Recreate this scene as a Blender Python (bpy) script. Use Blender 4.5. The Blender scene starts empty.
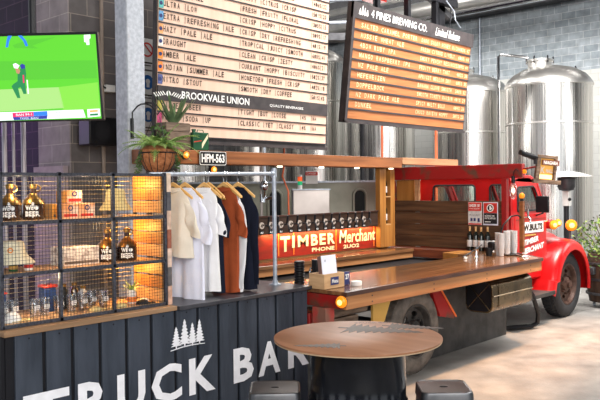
import bpy, math, random
from mathutils import Vector, Matrix
from mathutils.geometry import tessellate_polygon
random.seed(7)
PI = math.pi
V = Vector
scene = bpy.context.scene
col = scene.collection

# ---------------------------------------------------------------- materials
def _nt(name):
    m = bpy.data.materials.new(name); m.use_nodes = True
    nt = m.node_tree
    return m, nt, nt.nodes['Principled BSDF']

def rgb(c): return (c[0], c[1], c[2], 1.0)

def mat(name, c, rough=0.6, metal=0.0, var=0.12, scale=6.0, stretch=(1, 1, 1), bump=0.0, bscale=None,
        c2=None, coat=0.0, emit=None, estr=0.0, rvar=0.0, detail=4.0, lo=0.35, hi=0.65, trans=0.0, spec=0.33):
    m, nt, b = _nt(name)
    N = nt.nodes.new; L = nt.links.new
    b.inputs['Roughness'].default_value = rough
    b.inputs['Metallic'].default_value = metal
    b.inputs['Coat Weight'].default_value = coat
    b.inputs['Coat Roughness'].default_value = 0.12
    b.inputs['Specular IOR Level'].default_value = spec
    b.inputs['Transmission Weight'].default_value = trans
    tc = N('ShaderNodeTexCoord'); mp = N('ShaderNodeMapping')
    mp.inputs['Scale'].default_value = stretch
    L(tc.outputs['Object'], mp.inputs['Vector'])
    no = N('ShaderNodeTexNoise'); no.inputs['Scale'].default_value = scale
    no.inputs['Detail'].default_value = detail
    L(mp.outputs['Vector'], no.inputs['Vector'])
    ramp = N('ShaderNodeValToRGB')
    ramp.color_ramp.elements[0].position = lo; ramp.color_ramp.elements[1].position = hi
    if c2 is None:
        a = [max(0, x * (1 - var)) for x in c]; d = [min(1, x * (1 + var)) for x in c]
    else:
        a, d = c, c2
    ramp.color_ramp.elements[0].color = rgb(a); ramp.color_ramp.elements[1].color = rgb(d)
    L(no.outputs['Fac'], ramp.inputs['Fac'])
    L(ramp.outputs['Color'], b.inputs['Base Color'])
    if rvar:
        mr = N('ShaderNodeMapRange')
        mr.inputs['To Min'].default_value = max(0.02, rough - rvar); mr.inputs['To Max'].default_value = min(1, rough + rvar)
        L(no.outputs['Fac'], mr.inputs['Value']); L(mr.outputs['Result'], b.inputs['Roughness'])
    if bump:
        n2 = N('ShaderNodeTexNoise'); n2.inputs['Scale'].default_value = bscale or scale * 3
        n2.inputs['Detail'].default_value = 3
        L(mp.outputs['Vector'], n2.inputs['Vector'])
        bp = N('ShaderNodeBump'); bp.inputs['Strength'].default_value = bump; bp.inputs['Distance'].default_value = 0.01
        L(n2.outputs['Fac'], bp.inputs['Height']); L(bp.outputs['Normal'], b.inputs['Normal'])
    if emit:
        b.inputs['Emission Color'].default_value = rgb(emit); b.inputs['Emission Strength'].default_value = estr
    return m

def blocks(name, plane, c1, c2, mortar, w=0.4, h=0.2, split=None, s1=None, s2=None, rough=0.85):
    """block masonry on a vertical face. plane 'x' = face of constant x, 'y' = constant y"""
    m, nt, b = _nt(name)
    N = nt.nodes.new; L = nt.links.new
    b.inputs['Roughness'].default_value = rough
    tc = N('ShaderNodeTexCoord'); sp = N('ShaderNodeSeparateXYZ'); cb = N('ShaderNodeCombineXYZ')
    L(tc.outputs['Object'], sp.inputs[0])
    L(sp.outputs['Y' if plane == 'x' else 'X'], cb.inputs['X']); L(sp.outputs['Z'], cb.inputs['Y'])
    br = N('ShaderNodeTexBrick'); br.inputs['Scale'].default_value = 1.0
    br.inputs['Brick Width'].default_value = w; br.inputs['Row Height'].default_value = h
    br.inputs['Mortar Size'].default_value = 0.006; br.inputs['Mortar Smooth'].default_value = 0.3
    br.inputs['Color1'].default_value = rgb(c1); br.inputs['Color2'].default_value = rgb(c2)
    br.inputs['Mortar'].default_value = rgb(mortar)
    L(cb.outputs[0], br.inputs['Vector'])
    no = N('ShaderNodeTexNoise'); no.inputs['Scale'].default_value = 5; no.inputs['Detail'].default_value = 6
    L(tc.outputs['Object'], no.inputs['Vector'])
    mx = N('ShaderNodeMix'); mx.data_type = 'RGBA'; mx.blend_type = 'MULTIPLY'; mx.inputs['Factor'].default_value = 0.55
    rp = N('ShaderNodeValToRGB'); rp.color_ramp.elements[0].color = (.45, .45, .45, 1); rp.color_ramp.elements[1].color = (1.15, 1.15, 1.15, 1)
    rp.color_ramp.elements[0].position = .3; rp.color_ramp.elements[1].position = .7
    L(no.outputs['Fac'], rp.inputs['Fac'])
    L(br.outputs['Color'], mx.inputs['A']); L(rp.outputs['Color'], mx.inputs['B'])
    out = mx.outputs['Result']
    if split is not None:
        b2 = N('ShaderNodeTexBrick'); b2.inputs['Scale'].default_value = 1.0
        b2.inputs['Brick Width'].default_value = w; b2.inputs['Row Height'].default_value = h
        b2.inputs['Mortar Size'].default_value = 0.006
        b2.inputs['Color1'].default_value = rgb(s1); b2.inputs['Color2'].default_value = rgb(s2)
        b2.inputs['Mortar'].default_value = rgb([x * .8 for x in s1])
        L(cb.outputs[0], b2.inputs['Vector'])
        lt = N('ShaderNodeMath'); lt.operation = 'LESS_THAN'; lt.inputs[1].default_value = split
        L(sp.outputs['Z'], lt.inputs[0])
        m2 = N('ShaderNodeMix'); m2.data_type = 'RGBA'
        L(lt.outputs[0], m2.inputs['Factor']); L(out, m2.inputs['A']); L(b2.outputs['Color'], m2.inputs['B'])
        out = m2.outputs['Result']
    L(out, b.inputs['Base Color'])
    bp = N('ShaderNodeBump'); bp.inputs['Strength'].default_value = .5; bp.inputs['Distance'].default_value = .01
    iv = N('ShaderNodeMath'); iv.operation = 'SUBTRACT'; iv.inputs[0].default_value = 1
    L(br.outputs['Fac'], iv.inputs[1]); L(iv.outputs[0], bp.inputs['Height']); L(bp.outputs['Normal'], b.inputs['Normal'])
    return m

def glassy(name, c, rough=0.03, alpha=None, ior=1.45):
    m, nt, b = _nt(name)
    b.inputs['Base Color'].default_value = rgb(c); b.inputs['Roughness'].default_value = rough
    b.inputs['Transmission Weight'].default_value = 1.0; b.inputs['IOR'].default_value = ior
    return m

def pane(name, tint, k=0.75):
    m = bpy.data.materials.new(name); m.use_nodes = True; nt = m.node_tree; nt.nodes.clear()
    o = nt.nodes.new('ShaderNodeOutputMaterial'); t = nt.nodes.new('ShaderNodeBsdfTransparent'); g = nt.nodes.new('ShaderNodeBsdfGlossy')
    t.inputs['Color'].default_value = rgb(tint); g.inputs['Roughness'].default_value = .05; g.inputs['Color'].default_value = (.9, .9, .9, 1)
    mx = nt.nodes.new('ShaderNodeMixShader'); mx.inputs[0].default_value = 1 - k
    nt.links.new(t.outputs[0], mx.inputs[1]); nt.links.new(g.outputs[0], mx.inputs[2]); nt.links.new(mx.outputs[0], o.inputs['Surface'])
    return m

M = {}
M['floor'] = mat('concrete_floor', (.17, .16, .15), .55, c2=(.33, .315, .295), scale=3.2, detail=14, lo=.25, hi=.75, bump=.25, bscale=45, rvar=.15)
M['concrete'] = mat('column_concrete', (.40, .43, .48), .8, c2=(.55, .58, .63), scale=24, detail=9, bump=.3, bscale=60)
M['pit'] = mat('air_hole', (.05, .05, .055), .9)
M['wallL'] = blocks('blocks_pillar_lit', 'x', (.30, .26, .255), (.38, .33, .32), (.50, .44, .40))  # pillar face painted as lit, so the corner shows
M['wallLy'] = blocks('blocks_pillar_shaded', 'y', (.13, .115, .115), (.18, .16, .155), (.34, .29, .25))  # same pillar blocks painted as shaded on the other face
M['wallP'] = blocks('blocks_purple_lit', 'x', (.020, .010, .026), (.028, .014, .036), (.09, .05, .08))  # purple of the light also put into the block colour
M['wallR'] = blocks('blocks_blue_grey', 'x', (.33, .38, .42), (.46, .51, .55), (.72, .75, .76), w=.36, h=.176, split=4.68, s1=(.66, .66, .63), s2=(.62, .62, .59))
M['wallD'] = blocks('blocks_dark', 'y', (.12, .12, .13), (.15, .15, .16), (.2, .2, .2))
M['steel'] = mat('brushed_steel_reflections', (.46, .45, .43), .28, 1.0, c2=(.72, .70, .665), scale=2.0, stretch=(16, 16, .10), rvar=.10, bump=.16, bscale=2.2, detail=3)  # vertical colour streaks stand in for reflections on the tanks
M['dome'] = mat('satin_steel', (.62, .60, .57), .38, 1.0, c2=(.78, .76, .73), scale=4)
M['stainless'] = mat('stainless_box', (.42, .375, .35), .42, .7, c2=(.52, .47, .44), scale=3)
M['chrome'] = mat('chrome', (.75, .76, .78), .12, 1.0, var=.05)
M['galv'] = mat('galvanised', (.36, .40, .46), .5, .6, c2=(.50, .54, .60), scale=20)
M['greygreen'] = mat('grey_green_steel', (.20, .205, .165), .42, .3, c2=(.30, .305, .25), scale=2.2)
M['blackmetal'] = mat('black_metal', (.008, .008, .010), .42, .0, var=.4)
M['darksteel'] = mat('dark_steel', (.05, .05, .055), .5, .5, c2=(.09, .09, .095), scale=8)
M['gun'] = mat('gunmetal', (.075, .078, .085), .36, .8, c2=(.13, .13, .135), scale=7, rvar=.1)
M['drum'] = mat('drum_black', (.006, .007, .010), .14, .0, var=.3)
M['panel'] = mat('charcoal_board', (.022, .029, .042), .55, c2=(.045, .055, .076), scale=3, stretch=(3, 3, .6), bump=.35, bscale=14)
M['groove'] = mat('groove_black', (.006, .006, .009), .7)
M['white'] = mat('white_paint', (.80, .80, .84), .6, var=.05, scale=20)
M['whitep'] = mat('white_print', (.86, .85, .82), .6, var=.05)
M['cream'] = mat('cream_print', (.80, .70, .47), .6, var=.08)
M['black'] = mat('matt_black', (.010, .010, .012), .6, var=.3)
M['ink'] = mat('ink', (.035, .022, .016), .7)
M['peach'] = mat('peach_board', (.74, .50, .37), .6, c2=(.80, .56, .43), scale=2, stretch=(6, 6, .4))
M['orange_ply'] = mat('orange_ply', (.36, .125, .038), .5, c2=(.50, .19, .062), scale=3, stretch=(.6, 3, 9), detail=6)
M['gold_print'] = mat('gold_letters', (.98, .66, .36), .5)
M['rail'] = mat('slot_rail', (.045, .04, .045), .45, .3)
M['frameblk'] = mat('board_frame', (.035, .030, .032), .5, c2=(.06, .05, .05), scale=8)
M['beam'] = mat('beam_timber', (.15, .048, .014), .5, c2=(.37, .130, .040), scale=2.2, stretch=(.5, 4, 8), detail=8, bump=.25, bscale=7, lo=.3, hi=.72)
M['beam2'] = mat('pale_beam', (.33, .16, .075), .6, c2=(.47, .25, .125), scale=2.2, stretch=(.6, 4, 8), detail=6)
M['bartop'] = mat('varnished_top', (.085, .035, .015), .16, c2=(.27, .125, .052), scale=2.4, stretch=(.45, 8, 2), detail=8, coat=.5, lo=.32, hi=.7)
M['baredge'] = mat('dark_edge', (.040, .018, .014), .3, c2=(.075, .035, .025), scale=4, coat=.3)
M['fascia'] = mat('fascia_timber', (.26, .10, .034), .5, c2=(.54, .25, .10), scale=1.6, stretch=(.4, 2, 9), detail=8, bump=.25, bscale=6, lo=.3, hi=.7)
M['oak'] = mat('honey_timber', (.27, .105, .022), .45, c2=(.44, .19, .045), scale=2.2, stretch=(8, 4, .5), detail=6)
M['palewood'] = mat('pale_timber', (.46, .25, .10), .5, c2=(.62, .36, .16), scale=2, stretch=(.6, 4, 7), detail=6)
M['crate'] = mat('crate_wood', (.50, .30, .15), .55, c2=(.64, .41, .22), scale=4, stretch=(1, 1, 6))
M['weathered'] = mat('weathered_wood', (.09, .062, .045), .8, c2=(.25, .18, .13), scale=4, stretch=(1.2, 3, 8), detail=8, bump=.4, bscale=12)
M['headboard'] = mat('brown_planks', (.050, .023, .012), .55, c2=(.125, .062, .030), scale=2.6, stretch=(3, .6, 9), detail=8, bump=.3, bscale=9)
M['tabletop'] = mat('table_ply', (.25, .11, .052), .42, c2=(.34, .16, .085), scale=1.6, stretch=(7, 1, 1), detail=6)
M['tableedge'] = mat('ply_edge', (.50, .36, .23), .6)
M['stain'] = mat('table_print', (.060, .050, .046), .5, c2=(.10, .08, .07), scale=9)
M['red'] = mat('truck_red', (.42, .004, .006), .30, c2=(.60, .010, .010), scale=2.2, detail=6, coat=.15, rvar=.08)
M['redrust'] = mat('rusty_red', (.30, .009, .009), .5, c2=(.11, .045, .028), scale=5, detail=8, lo=.52, hi=.66, bump=.2)
M['redpost'] = mat('worn_red_post', (.42, .05, .04), .6, c2=(.22, .10, .07), scale=7, detail=8, lo=.45, hi=.62)
M['signred'] = mat('sign_red', (.24, .012, .006), .5, c2=(.11, .014, .008), scale=2.4, stretch=(1, 1, 5), detail=8, lo=.45, hi=.7)
M['signor'] = mat('sign_cream', (.80, .66, .42), .5, c2=(.72, .52, .28), scale=12, lo=.5, hi=.7)
M['yellow'] = mat('yellow_panel', (.70, .42, .10), .5, c2=(.55, .30, .07), scale=3)
M['rubber'] = mat('tyre_rubber', (.075, .062, .052), .62, c2=(.17, .145, .125), scale=9, bump=.2, bscale=50)
M['rubberD'] = mat('tyre_rubber_black', (.016, .016, .018), .7, c2=(.03, .03, .032), scale=9)
M['rim'] = mat('rusty_rim', (.050, .024, .018), .5, .3, c2=(.10, .055, .040), scale=12)
M['rimg'] = mat('grey_rim', (.022, .020, .020), .5, .2, c2=(.055, .05, .046), scale=12)
M['fueltank'] = mat('fuel_tank_metal', (.07, .048, .026), .27, .9, c2=(.24, .165, .085), scale=3, detail=6, rvar=.08)
M['plinth'] = mat('plinth_dark', (.022, .021, .021), .6, .0, c2=(.055, .052, .05), scale=6, detail=8, bump=.2)
M['glassdark'] = pane('vehicle_glass', (.80, .86, .84), .90)
M['glass'] = pane('drinking_glass', (.86, .88, .90), .72)
M['plastic'] = mat('clear_plastic', (.93, .93, .93), .35, trans=.35, var=.03, scale=60)
M['amberglass'] = mat('amber_lens', (.80, .24, .01), .3, emit=(1, .26, .01), estr=.38)
M['hotbulb'] = mat('hot_amber', (1, .7, .2), .3, emit=(1, .58, .12), estr=1.6)
M['bulb'] = mat('warm_bulb', (1, .8, .5), .3, emit=(1, .60, .16), estr=1.3)
M['downlight'] = mat('downlight_lens', (1, .9, .7), .4, emit=(1, .82, .55), estr=3)
M['brownglass'] = mat('growler_glass', (.045, .016, .006), .08, coat=.6, var=.3)
M['gold'] = mat('gold_cap', (.30, .165, .045), .30, .85, var=.2)
M['bottle'] = mat('wine_bottle', (.008, .010, .008), .08, coat=.5)
M['foil'] = mat('gold_foil', (.60, .36, .16), .35, .5)
M['label'] = mat('paper_label', (.72, .70, .68), .7, c2=(.55, .53, .52), scale=30)
M['paper'] = mat('paper', (.78, .80, .90), .7, var=.03)
M['hanger'] = mat('hanger_wood', (.66, .36, .10), .4, c2=(.78, .46, .16), scale=8)
M['green_leaf'] = mat('fern_leaf', (.13, .27, .05), .5, c2=(.36, .50, .14), scale=9)
M['dark_leaf'] = mat('trailing_leaf', (.035, .085, .022), .55, c2=(.09, .17, .04), scale=11)
M['aloe'] = mat('aloe_leaf', (.05, .10, .05), .4, c2=(.16, .24, .11), scale=8)
M['spike'] = mat('air_plant', (.30, .44, .10), .5, c2=(.46, .58, .20), scale=12)
M['coir'] = mat('coir', (.28, .10, .04), .95, c2=(.48, .20, .085), scale=30, bump=.7, bscale=60)
M['tin'] = mat('green_tin', (.015, .075, .035), .35, .3, c2=(.03, .12, .055), scale=6)
M['tinred'] = mat('tin_red', (.55, .05, .03), .4)
M['bluetin'] = mat('blue_tin', (.015, .035, .12), .5, c2=(.025, .055, .17), scale=6)
M['khaki'] = mat('khaki_cloth', (.60, .47, .20), .85, c2=(.70, .57, .28), scale=30, bump=.3)
M['creamcloth'] = mat('cream_cloth', (.76, .68, .48), .85, c2=(.84, .77, .58), scale=30, bump=.3)
M['carton'] = mat('orange_carton', (.85, .35, .13), .6, c2=(.92, .66, .50), scale=9, lo=.45, hi=.6)
M['cartonside'] = mat('amber_carton', (.80, .36, .06), .6, c2=(.62, .22, .03), scale=16)
M['whitecarton'] = mat('patterned_carton', (.74, .68, .60), .6, c2=(.40, .32, .28), scale=28, lo=.5, hi=.62)
M['screenframe'] = mat('tv_plastic', (.010, .010, .012), .3)
M['conduit'] = mat('conduit', (.34, .27, .22), .5, .3)
M['purplepipe'] = mat('silver_pipe', (.36, .33, .36), .42, .8, var=.1)
M['heater'] = mat('heater_white', (.72, .71, .68), .4, .2)
M['duct'] = mat('duct_metal', (.55, .55, .54), .3, .9, c2=(.70, .68, .66), scale=3)
M['barrel'] = mat('barrel_wood', (.035, .018, .012), .6, c2=(.08, .045, .028), scale=3, stretch=(6, 6, .6))
M['posterred'] = mat('poster_red', (.62, .035, .022), .5)
M['navy'] = mat('navy_ink', (.03, .04, .14), .6)
M['blue'] = mat('sign_blue', (.02, .13, .42), .5)
M['orangecable'] = mat('orange_cable', (.62, .13, .05), .5)
M['pitchg'] = mat('screen_green', (0, 0, 0), .4, emit=(.10, .55, .025), estr=.9)

def screen(name, c, s=0.95):
    return mat(name, (0.01, 0.01, 0.01), .35, emit=c, estr=s, var=0)
def cloth(name, c, c2=None):
    return mat(name, c, .9, c2=c2 or tuple(min(1, x * 1.12) for x in c), scale=14, bump=.25, bscale=120, spec=.2)

# ---------------------------------------------------------------- mesh builder
class MB:
    def __init__(s): s.v = []; s.f = []; s.m = []; s.k = 0
    def raw(s, vs, fs):
        o = len(s.v); s.v += [V(p) for p in vs]
        for f in fs: s.f.append([i + o for i in f]); s.m.append(s.k)
        return s
    def box(s, x0, x1, y0, y1, z0, z1):
        return s.obox(V((x0, y0, z0)), V((1, 0, 0)), V((0, 1, 0)), V((0, 0, 1)), x1 - x0, y1 - y0, z1 - z0)
    def obox(s, O, a, b, c, la, lb, lc):
        O = V(O); a = V(a) * la; b = V(b) * lb; c = V(c) * lc
        p = [O, O + a, O + a + b, O + b]; p += [q + c for q in p]
        fs = [(0, 3, 2, 1), (4, 5, 6, 7), (0, 1, 5, 4), (1, 2, 6, 5), (2, 3, 7, 6), (3, 0, 4, 7)]
        if a.cross(b).dot(c) < 0: fs = [tuple(reversed(f)) for f in fs]
        return s.raw(p, fs)
    def loft(s, rings, cap=True, close=True):
        n = len(rings[0]); vs = [p for r in rings for p in r]; fs = []
        for i in range(len(rings) - 1):
            for j in range(n if close else n - 1):
                a = i * n + j; b = i * n + (j + 1) % n
                fs.append((a, b, b + n, a + n))
        if cap and close:
            fs.append(tuple(reversed(range(n)))); fs.append(tuple(range((len(rings) - 1) * n, len(rings) * n)))
        return s.raw(vs, fs)
    def tube(s, pts, r, seg=8, cap=True):
        pts = [V(p) for p in pts]; rs = r if isinstance(r, (list, tuple)) else [r] * len(pts)
        rings = []; side = None
        for i, p in enumerate(pts):
            t = (pts[min(i + 1, len(pts) - 1)] - pts[max(i - 1, 0)]).normalized()
            if side is None:
                side = t.cross(V((0, 0, 1)) if abs(t.z) < .9 else V((1, 0, 0))).normalized()
            else:
                side = (side - t * side.dot(t)).normalized()
            up = side.cross(t)
            rings.append([p + (side * math.cos(2 * PI * k / seg) + up * math.sin(2 * PI * k / seg)) * rs[i] for k in range(seg)])
        return s.loft(rings, cap)
    def cyl(s, p0, p1, r0, r1=None, seg=16): return s.tube([p0, p1], [r0, r0 if r1 is None else r1], seg)
    def lathe(s, prof, c=(0, 0, 0), seg=24, ax='z'):
        c = V(c); rings = []
        for r, h in prof:
            r = max(r, 1e-4); ring = []
            for k in range(seg):
                a = 2 * PI * k / seg; x, y = r * math.cos(a), r * math.sin(a)
                ring.append(c + (V((x, y, h)) if ax == 'z' else V((x, -h, y)) if ax == '-y' else V((x, h, y)) if ax == 'y' else V((h, x, y))))
            rings.append(ring)
        closed = prof[0] == prof[-1]
        return s.loft(rings, not closed)
    def sphere(s, c, r, sc=(1, 1, 1), seg=12, n=8):
        return s.raw(*_sph(V(c), r, sc, seg, n))
    def prism(s, out, O, r, u, d, holes=(), n=None):
        """outline in (r,u) coordinates; front face at O, body behind it by d along -n"""
        O = V(O); r = V(r); u = V(u); n = V(n) if n else r.cross(u).normalized()
        polys = [list(out)] + [list(h) for h in holes]
        flat = [p for q in polys for p in q]; N = len(flat)
        if holes: tris = tessellate_polygon([[V((p[0], p[1], 0)) for p in q] for q in polys])
        else:
            tris = [tuple(range(N))]
            ar = sum(out[i][0] * out[(i + 1) % N][1] - out[(i + 1) % N][0] * out[i][1] for i in range(N))
            if ar < 0: tris = [tuple(reversed(tris[0]))]
        P = [O + r * p[0] + u * p[1] for p in flat]
        if holes:
            t2 = []
            for t in tris:
                a, b, c = (P[i] for i in t)
                t2.append(t if (b - a).cross(c - a).dot(n) > 0 else tuple(reversed(t)))
            tris = t2
        vs = P + [p - n * d for p in P]; fs = [tuple(t) for t in tris] + [tuple(i + N for i in reversed(t)) for t in tris]
        st = 0
        for q in polys:
            m_ = len(q); ar = sum(q[i][0] * q[(i + 1) % m_][1] - q[(i + 1) % m_][0] * q[i][1] for i in range(m_))
            ccw = (ar > 0) if q is polys[0] else (ar < 0)
            for i in range(m_):
                a, b = st + i, st + (i + 1) % m_
                if q is not polys[0]: a, b = (b, a) if ar > 0 else (a, b); fs.append((a, b, b + N, a + N)[::-1]); continue
                fs.append((a, a + N, b + N, b) if ar > 0 else (b, b + N, a + N, a))
            st += m_
        return s.raw(vs, fs)
    def text(s, body, O, r, u, w, h, ext=.0015, bold=0.0, shear=0.0, space=1.0, keep=False):
        """lettering scaled to fill w x h with its lower left corner at O"""
        cu = bpy.data.curves.new('t', 'FONT'); cu.body = body; cu.offset = bold; cu.resolution_u = 2
        cu.shear = shear; cu.space_character = space
        ob = bpy.data.objects.new('t', cu); me = bpy.data.meshes.new_from_object(ob)
        O = V(O); r = V(r); u = V(u); n = r.cross(u).normalized()
        xs = [v.co.x for v in me.vertices]; ys = [v.co.y for v in me.vertices]
        if xs:
            x0, x1, y0, y1 = min(xs), max(xs), min(ys), max(ys)
            sy = h / max(1e-6, y1 - y0); sx = w / max(1e-6, x1 - x0)
            if keep: sx = min(sx, sy * .95)
            vs = [O + r * ((v.co.x - x0) * sx) + u * ((v.co.y - y0) * sy) + n * ext for v in me.vertices]
            s.raw(vs, [tuple(p.vertices) for p in me.polygons])
        bpy.data.objects.remove(ob); bpy.data.curves.remove(cu); bpy.data.meshes.remove(me)
        return s
    def mono(s, body, O, r, u, pitch, h, ext=.001, bold=0.018, tick=None):
        O = V(O); r = V(r)
        for i, ch in enumerate(body):
            if ch == ' ': continue
            if ch == '|': s.obox(O + r * (i * pitch + pitch * .35) - V(u) * h * .15, r, u, V(r).cross(V(u)).normalized(), .005, h * 1.25, ext); continue
            wd = pitch * (.70 if ch not in 'I1' else .16) if ch not in 'MW%' else pitch * .82
            s.text(ch, O + r * (i * pitch + (pitch * .08 if ch not in 'I1' else pitch * .35)), r, u, wd, h, ext, bold)
        return s
    def disc(s, c, r, u, rad, d=.002, seg=20, hole=0):
        o = [(rad * math.cos(2 * PI * k / seg), rad * math.sin(2 * PI * k / seg)) for k in range(seg)]
        hs = [[(hole * math.cos(2 * PI * k / seg), hole * math.sin(2 * PI * k / seg)) for k in range(seg)]] if hole else ()
        return s.prism(o, c, r, u, d, hs)
    def build(s, name, mats, parent=None, bevel=0, sub=0, smooth=True, org=None, angle=35):
        if not isinstance(mats, (list, tuple)): mats = [mats]
        if org is None: org = root_of(parent).location if parent else V((0, 0, 0))
        org = V(org)
        me = bpy.data.meshes.new(name); me.from_pydata([tuple(p - org) for p in s.v], [], s.f)
        for m_ in mats: me.materials.append(m_)
        for p, k in zip(me.polygons, s.m): p.material_index = k; p.use_smooth = smooth
        me.validate(); me.update()
        if smooth: me.set_sharp_from_angle(angle=math.radians(angle))
        o = bpy.data.objects.new(name, me); col.objects.link(o)
        if parent: o.parent = parent
        else: o.location = org
        if bevel:
            b = o.modifiers.new('bevel', 'BEVEL'); b.width = bevel; b.segments = 2; b.limit_method = 'ANGLE'; b.angle_limit = math.radians(40)
        if sub:
            q = o.modifiers.new('sub', 'SUBSURF'); q.levels = sub; q.render_levels = sub
        return o

def _sph(c, r, sc, seg, n):
    vs = []; fs = []
    for i in range(n + 1):
        t = PI * i / n
        for k in range(seg):
            a = 2 * PI * k / seg
            vs.append(c + V((r * sc[0] * math.sin(t) * math.cos(a), r * sc[1] * math.sin(t) * math.sin(a), r * sc[2] * math.cos(t))))
    for i in range(n):
        for k in range(seg):
            a = i * seg + k; b = i * seg + (k + 1) % seg
            fs.append((a, a + seg, b + seg, b))
    return vs, fs

def root_of(o):
    while o.parent: o = o.parent
    return o

def tag(o, label=None, cat=None, group=None, kind=None):
    if label: o['label'] = label
    if cat: o['category'] = cat
    if group: o['group'] = group
    if kind: o['kind'] = kind
    return o

def thing(name, label, cat, loc=(0, 0, 0), group=None):
    o = bpy.data.objects.new(name, None); o.empty_display_size = .1; col.objects.link(o); o.location = loc
    return tag(o, label, cat, group)

def single(name, mb, mats, label, cat, loc, group=None, **kw):
    return tag(mb.build(name, mats, org=loc, **kw), label, cat, group)

def struct(name, mb, m_, **kw): return tag(mb.build(name, m_, **kw), kind='structure')

def copy_tree(o, parent=None):
    c = o.copy(); col.objects.link(c)
    if parent: c.parent = parent
    for ch in list(o.children): copy_tree(ch, c)
    return c

def place(proto, used, loc, label, rz=0.0, scale=None):
    o = copy_tree(proto) if used[0] else proto
    used[0] = True
    o.location = loc; o.rotation_euler = (0, 0, rz); o['label'] = label
    if scale: o.scale = scale
    return o

X_, Y_, Z_ = V((1, 0, 0)), V((0, 1, 0)), V((0, 0, 1))
NY, NX = V((0, -1, 0)), V((-1, 0, 0))
def rrect(x0, x1, y0, y1, r, n=4):
    o = []
    for cx, cy, a0 in ((x1 - r, y0 + r, -90), (x1 - r, y1 - r, 0), (x0 + r, y1 - r, 90), (x0 + r, y0 + r, 180)):
        for i in range(n + 1):
            a = math.radians(a0 + 90 * i / n); o.append((cx + r * math.cos(a), cy + r * math.sin(a)))
    return o
def pine(cx, y0, w, h, tiers=6):
    L = []; R = []
    for i in range(tiers):
        t0 = i / tiers; yb = y0 + h * (.12 + .88 * t0); yt = y0 + h * (.12 + .88 * (t0 + .55 / tiers))
        wb = w * .5 * (1 - t0 * .9); wt = wb * .45
        R += [(cx + wb, yb), (cx + wt, yt)]; L += [(cx - wb, yb), (cx - wt, yt)]
    out = [(cx + w * .05, y0), (cx + w * .05, y0 + h * .12)] + R + [(cx, y0 + h)] + L[::-1] + [(cx - w * .05, y0 + h * .12), (cx - w * .05, y0)]
    return out

# ---------------------------------------------------------------- camera
f_px, cam_h, th, pitch, roll = 740., 1.9, math.radians(42.8), math.atan(12.7 / 740), 0.0108
F0 = V((math.cos(th), math.sin(th), 0)); R0 = V((math.sin(th), -math.cos(th), 0))
Fv = F0 * math.cos(pitch) - Z_ * math.sin(pitch); Uv = F0 * math.sin(pitch) + Z_ * math.cos(pitch)
Rv = R0 * math.cos(roll) - Uv * math.sin(roll); Uv = R0 * math.sin(roll) + Uv * math.cos(roll)
cd = bpy.data.cameras.new('camera'); cam = bpy.data.objects.new('camera', cd); col.objects.link(cam)
cd.sensor_width = 36; cd.lens = f_px / 600 * 36; cd.clip_start = .1; cd.clip_end = 200
cam.matrix_world = Matrix(((Rv.x, Uv.x, -Fv.x, 0), (Rv.y, Uv.y, -Fv.y, 0), (Rv.z, Uv.z, -Fv.z, cam_h), (0, 0, 0, 1)))
scene.camera = cam
scene.view_settings.view_transform = 'Standard'; scene.view_settings.look = 'None'
scene.view_settings.gamma = 1; scene.view_settings.use_curve_mapping = False
scene.view_settings.exposure = 0.68
scene.cycles.use_denoising = True; scene.cycles.max_bounces = 8; scene.cycles.transparent_max_bounces = 16
scene.cycles.sample_clamp_indirect = 6; scene.cycles.caustics_reflective = False; scene.cycles.caustics_refractive = False

# ---------------------------------------------------------------- daylight, lamps and added fill lights
w = bpy.data.worlds.new('daylight'); scene.world = w; w.use_nodes = True
bg = w.node_tree.nodes['Background']; bg.inputs[0].default_value = (.86, .92, 1.0, 1); bg.inputs[1].default_value = 1.1
def area(name, loc, target, sx, sy, power, c=(1, 1, 1), spread=None):
    d = bpy.data.lights.new(name, 'AREA'); d.shape = 'RECTANGLE'; d.size = sx; d.size_y = sy; d.energy = power; d.color = c
    if spread: d.spread = math.radians(spread)
    o = bpy.data.objects.new(name, d); col.objects.link(o); o.location = loc
    o.rotation_euler = (V(target) - V(loc)).to_track_quat('-Z', 'Y').to_euler(); return o
def point(name, loc, power, c, r=.05):
    d = bpy.data.lights.new(name, 'POINT'); d.energy = power; d.color = c; d.shadow_soft_size = r
    o = bpy.data.objects.new(name, d); col.objects.link(o); o.location = loc; return o
def spot(name, loc, target, power, c, ang=60, blend=.6, r=.1):
    d = bpy.data.lights.new(name, 'SPOT'); d.energy = power; d.color = c; d.spot_size = math.radians(ang); d.spot_blend = blend; d.shadow_soft_size = r
    o = bpy.data.objects.new(name, d); col.objects.link(o); o.location = loc
    o.rotation_euler = (V(target) - V(loc)).to_track_quat('-Z', 'Y').to_euler(); return o
area('front_fill', (-2, -4.5, 4.2), (5.5, 4.5, .8), 6, 4, 560, (1, .97, .93))  # added fill from behind the camera, no door modelled
area('overhead_fill', (9.5, 2.0, 7.5), (10, 5, 1), 5, 3, 520, (1, .97, .93))  # added overhead fill below the closed ceiling
area('tank_fill', (9.5, 3.5, 8.0), (15, 8.5, 3.2), 3, 6, 620, (1, .98, .96))  # added fill that brightens the tanks and their reflections
for k_ in range(5):
    spot('sun_patch_spot', (5.3 + .95 * k_, 2.3 + .05 * k_, 6.2), (5.7 + .98 * k_, 3.55 + .08 * k_, 0), 1150, (1, .54, .26), 22, .9, .15)  # added spots stand in for a sunlit strip of floor
area('under_truck_fill', (13.0, 2.0, 3.5), (9.3, 5.4, 0), 2, 2, 60, (1, .98, .95))  # added fill towards the floor under the truck
area('rear_tank_fill', (9.0, 11.0, 7.6), (14.5, 13.0, 3.0), 5, 2.5, 520, (1, .97, .92))  # added fill to brighten the rear tanks
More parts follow.
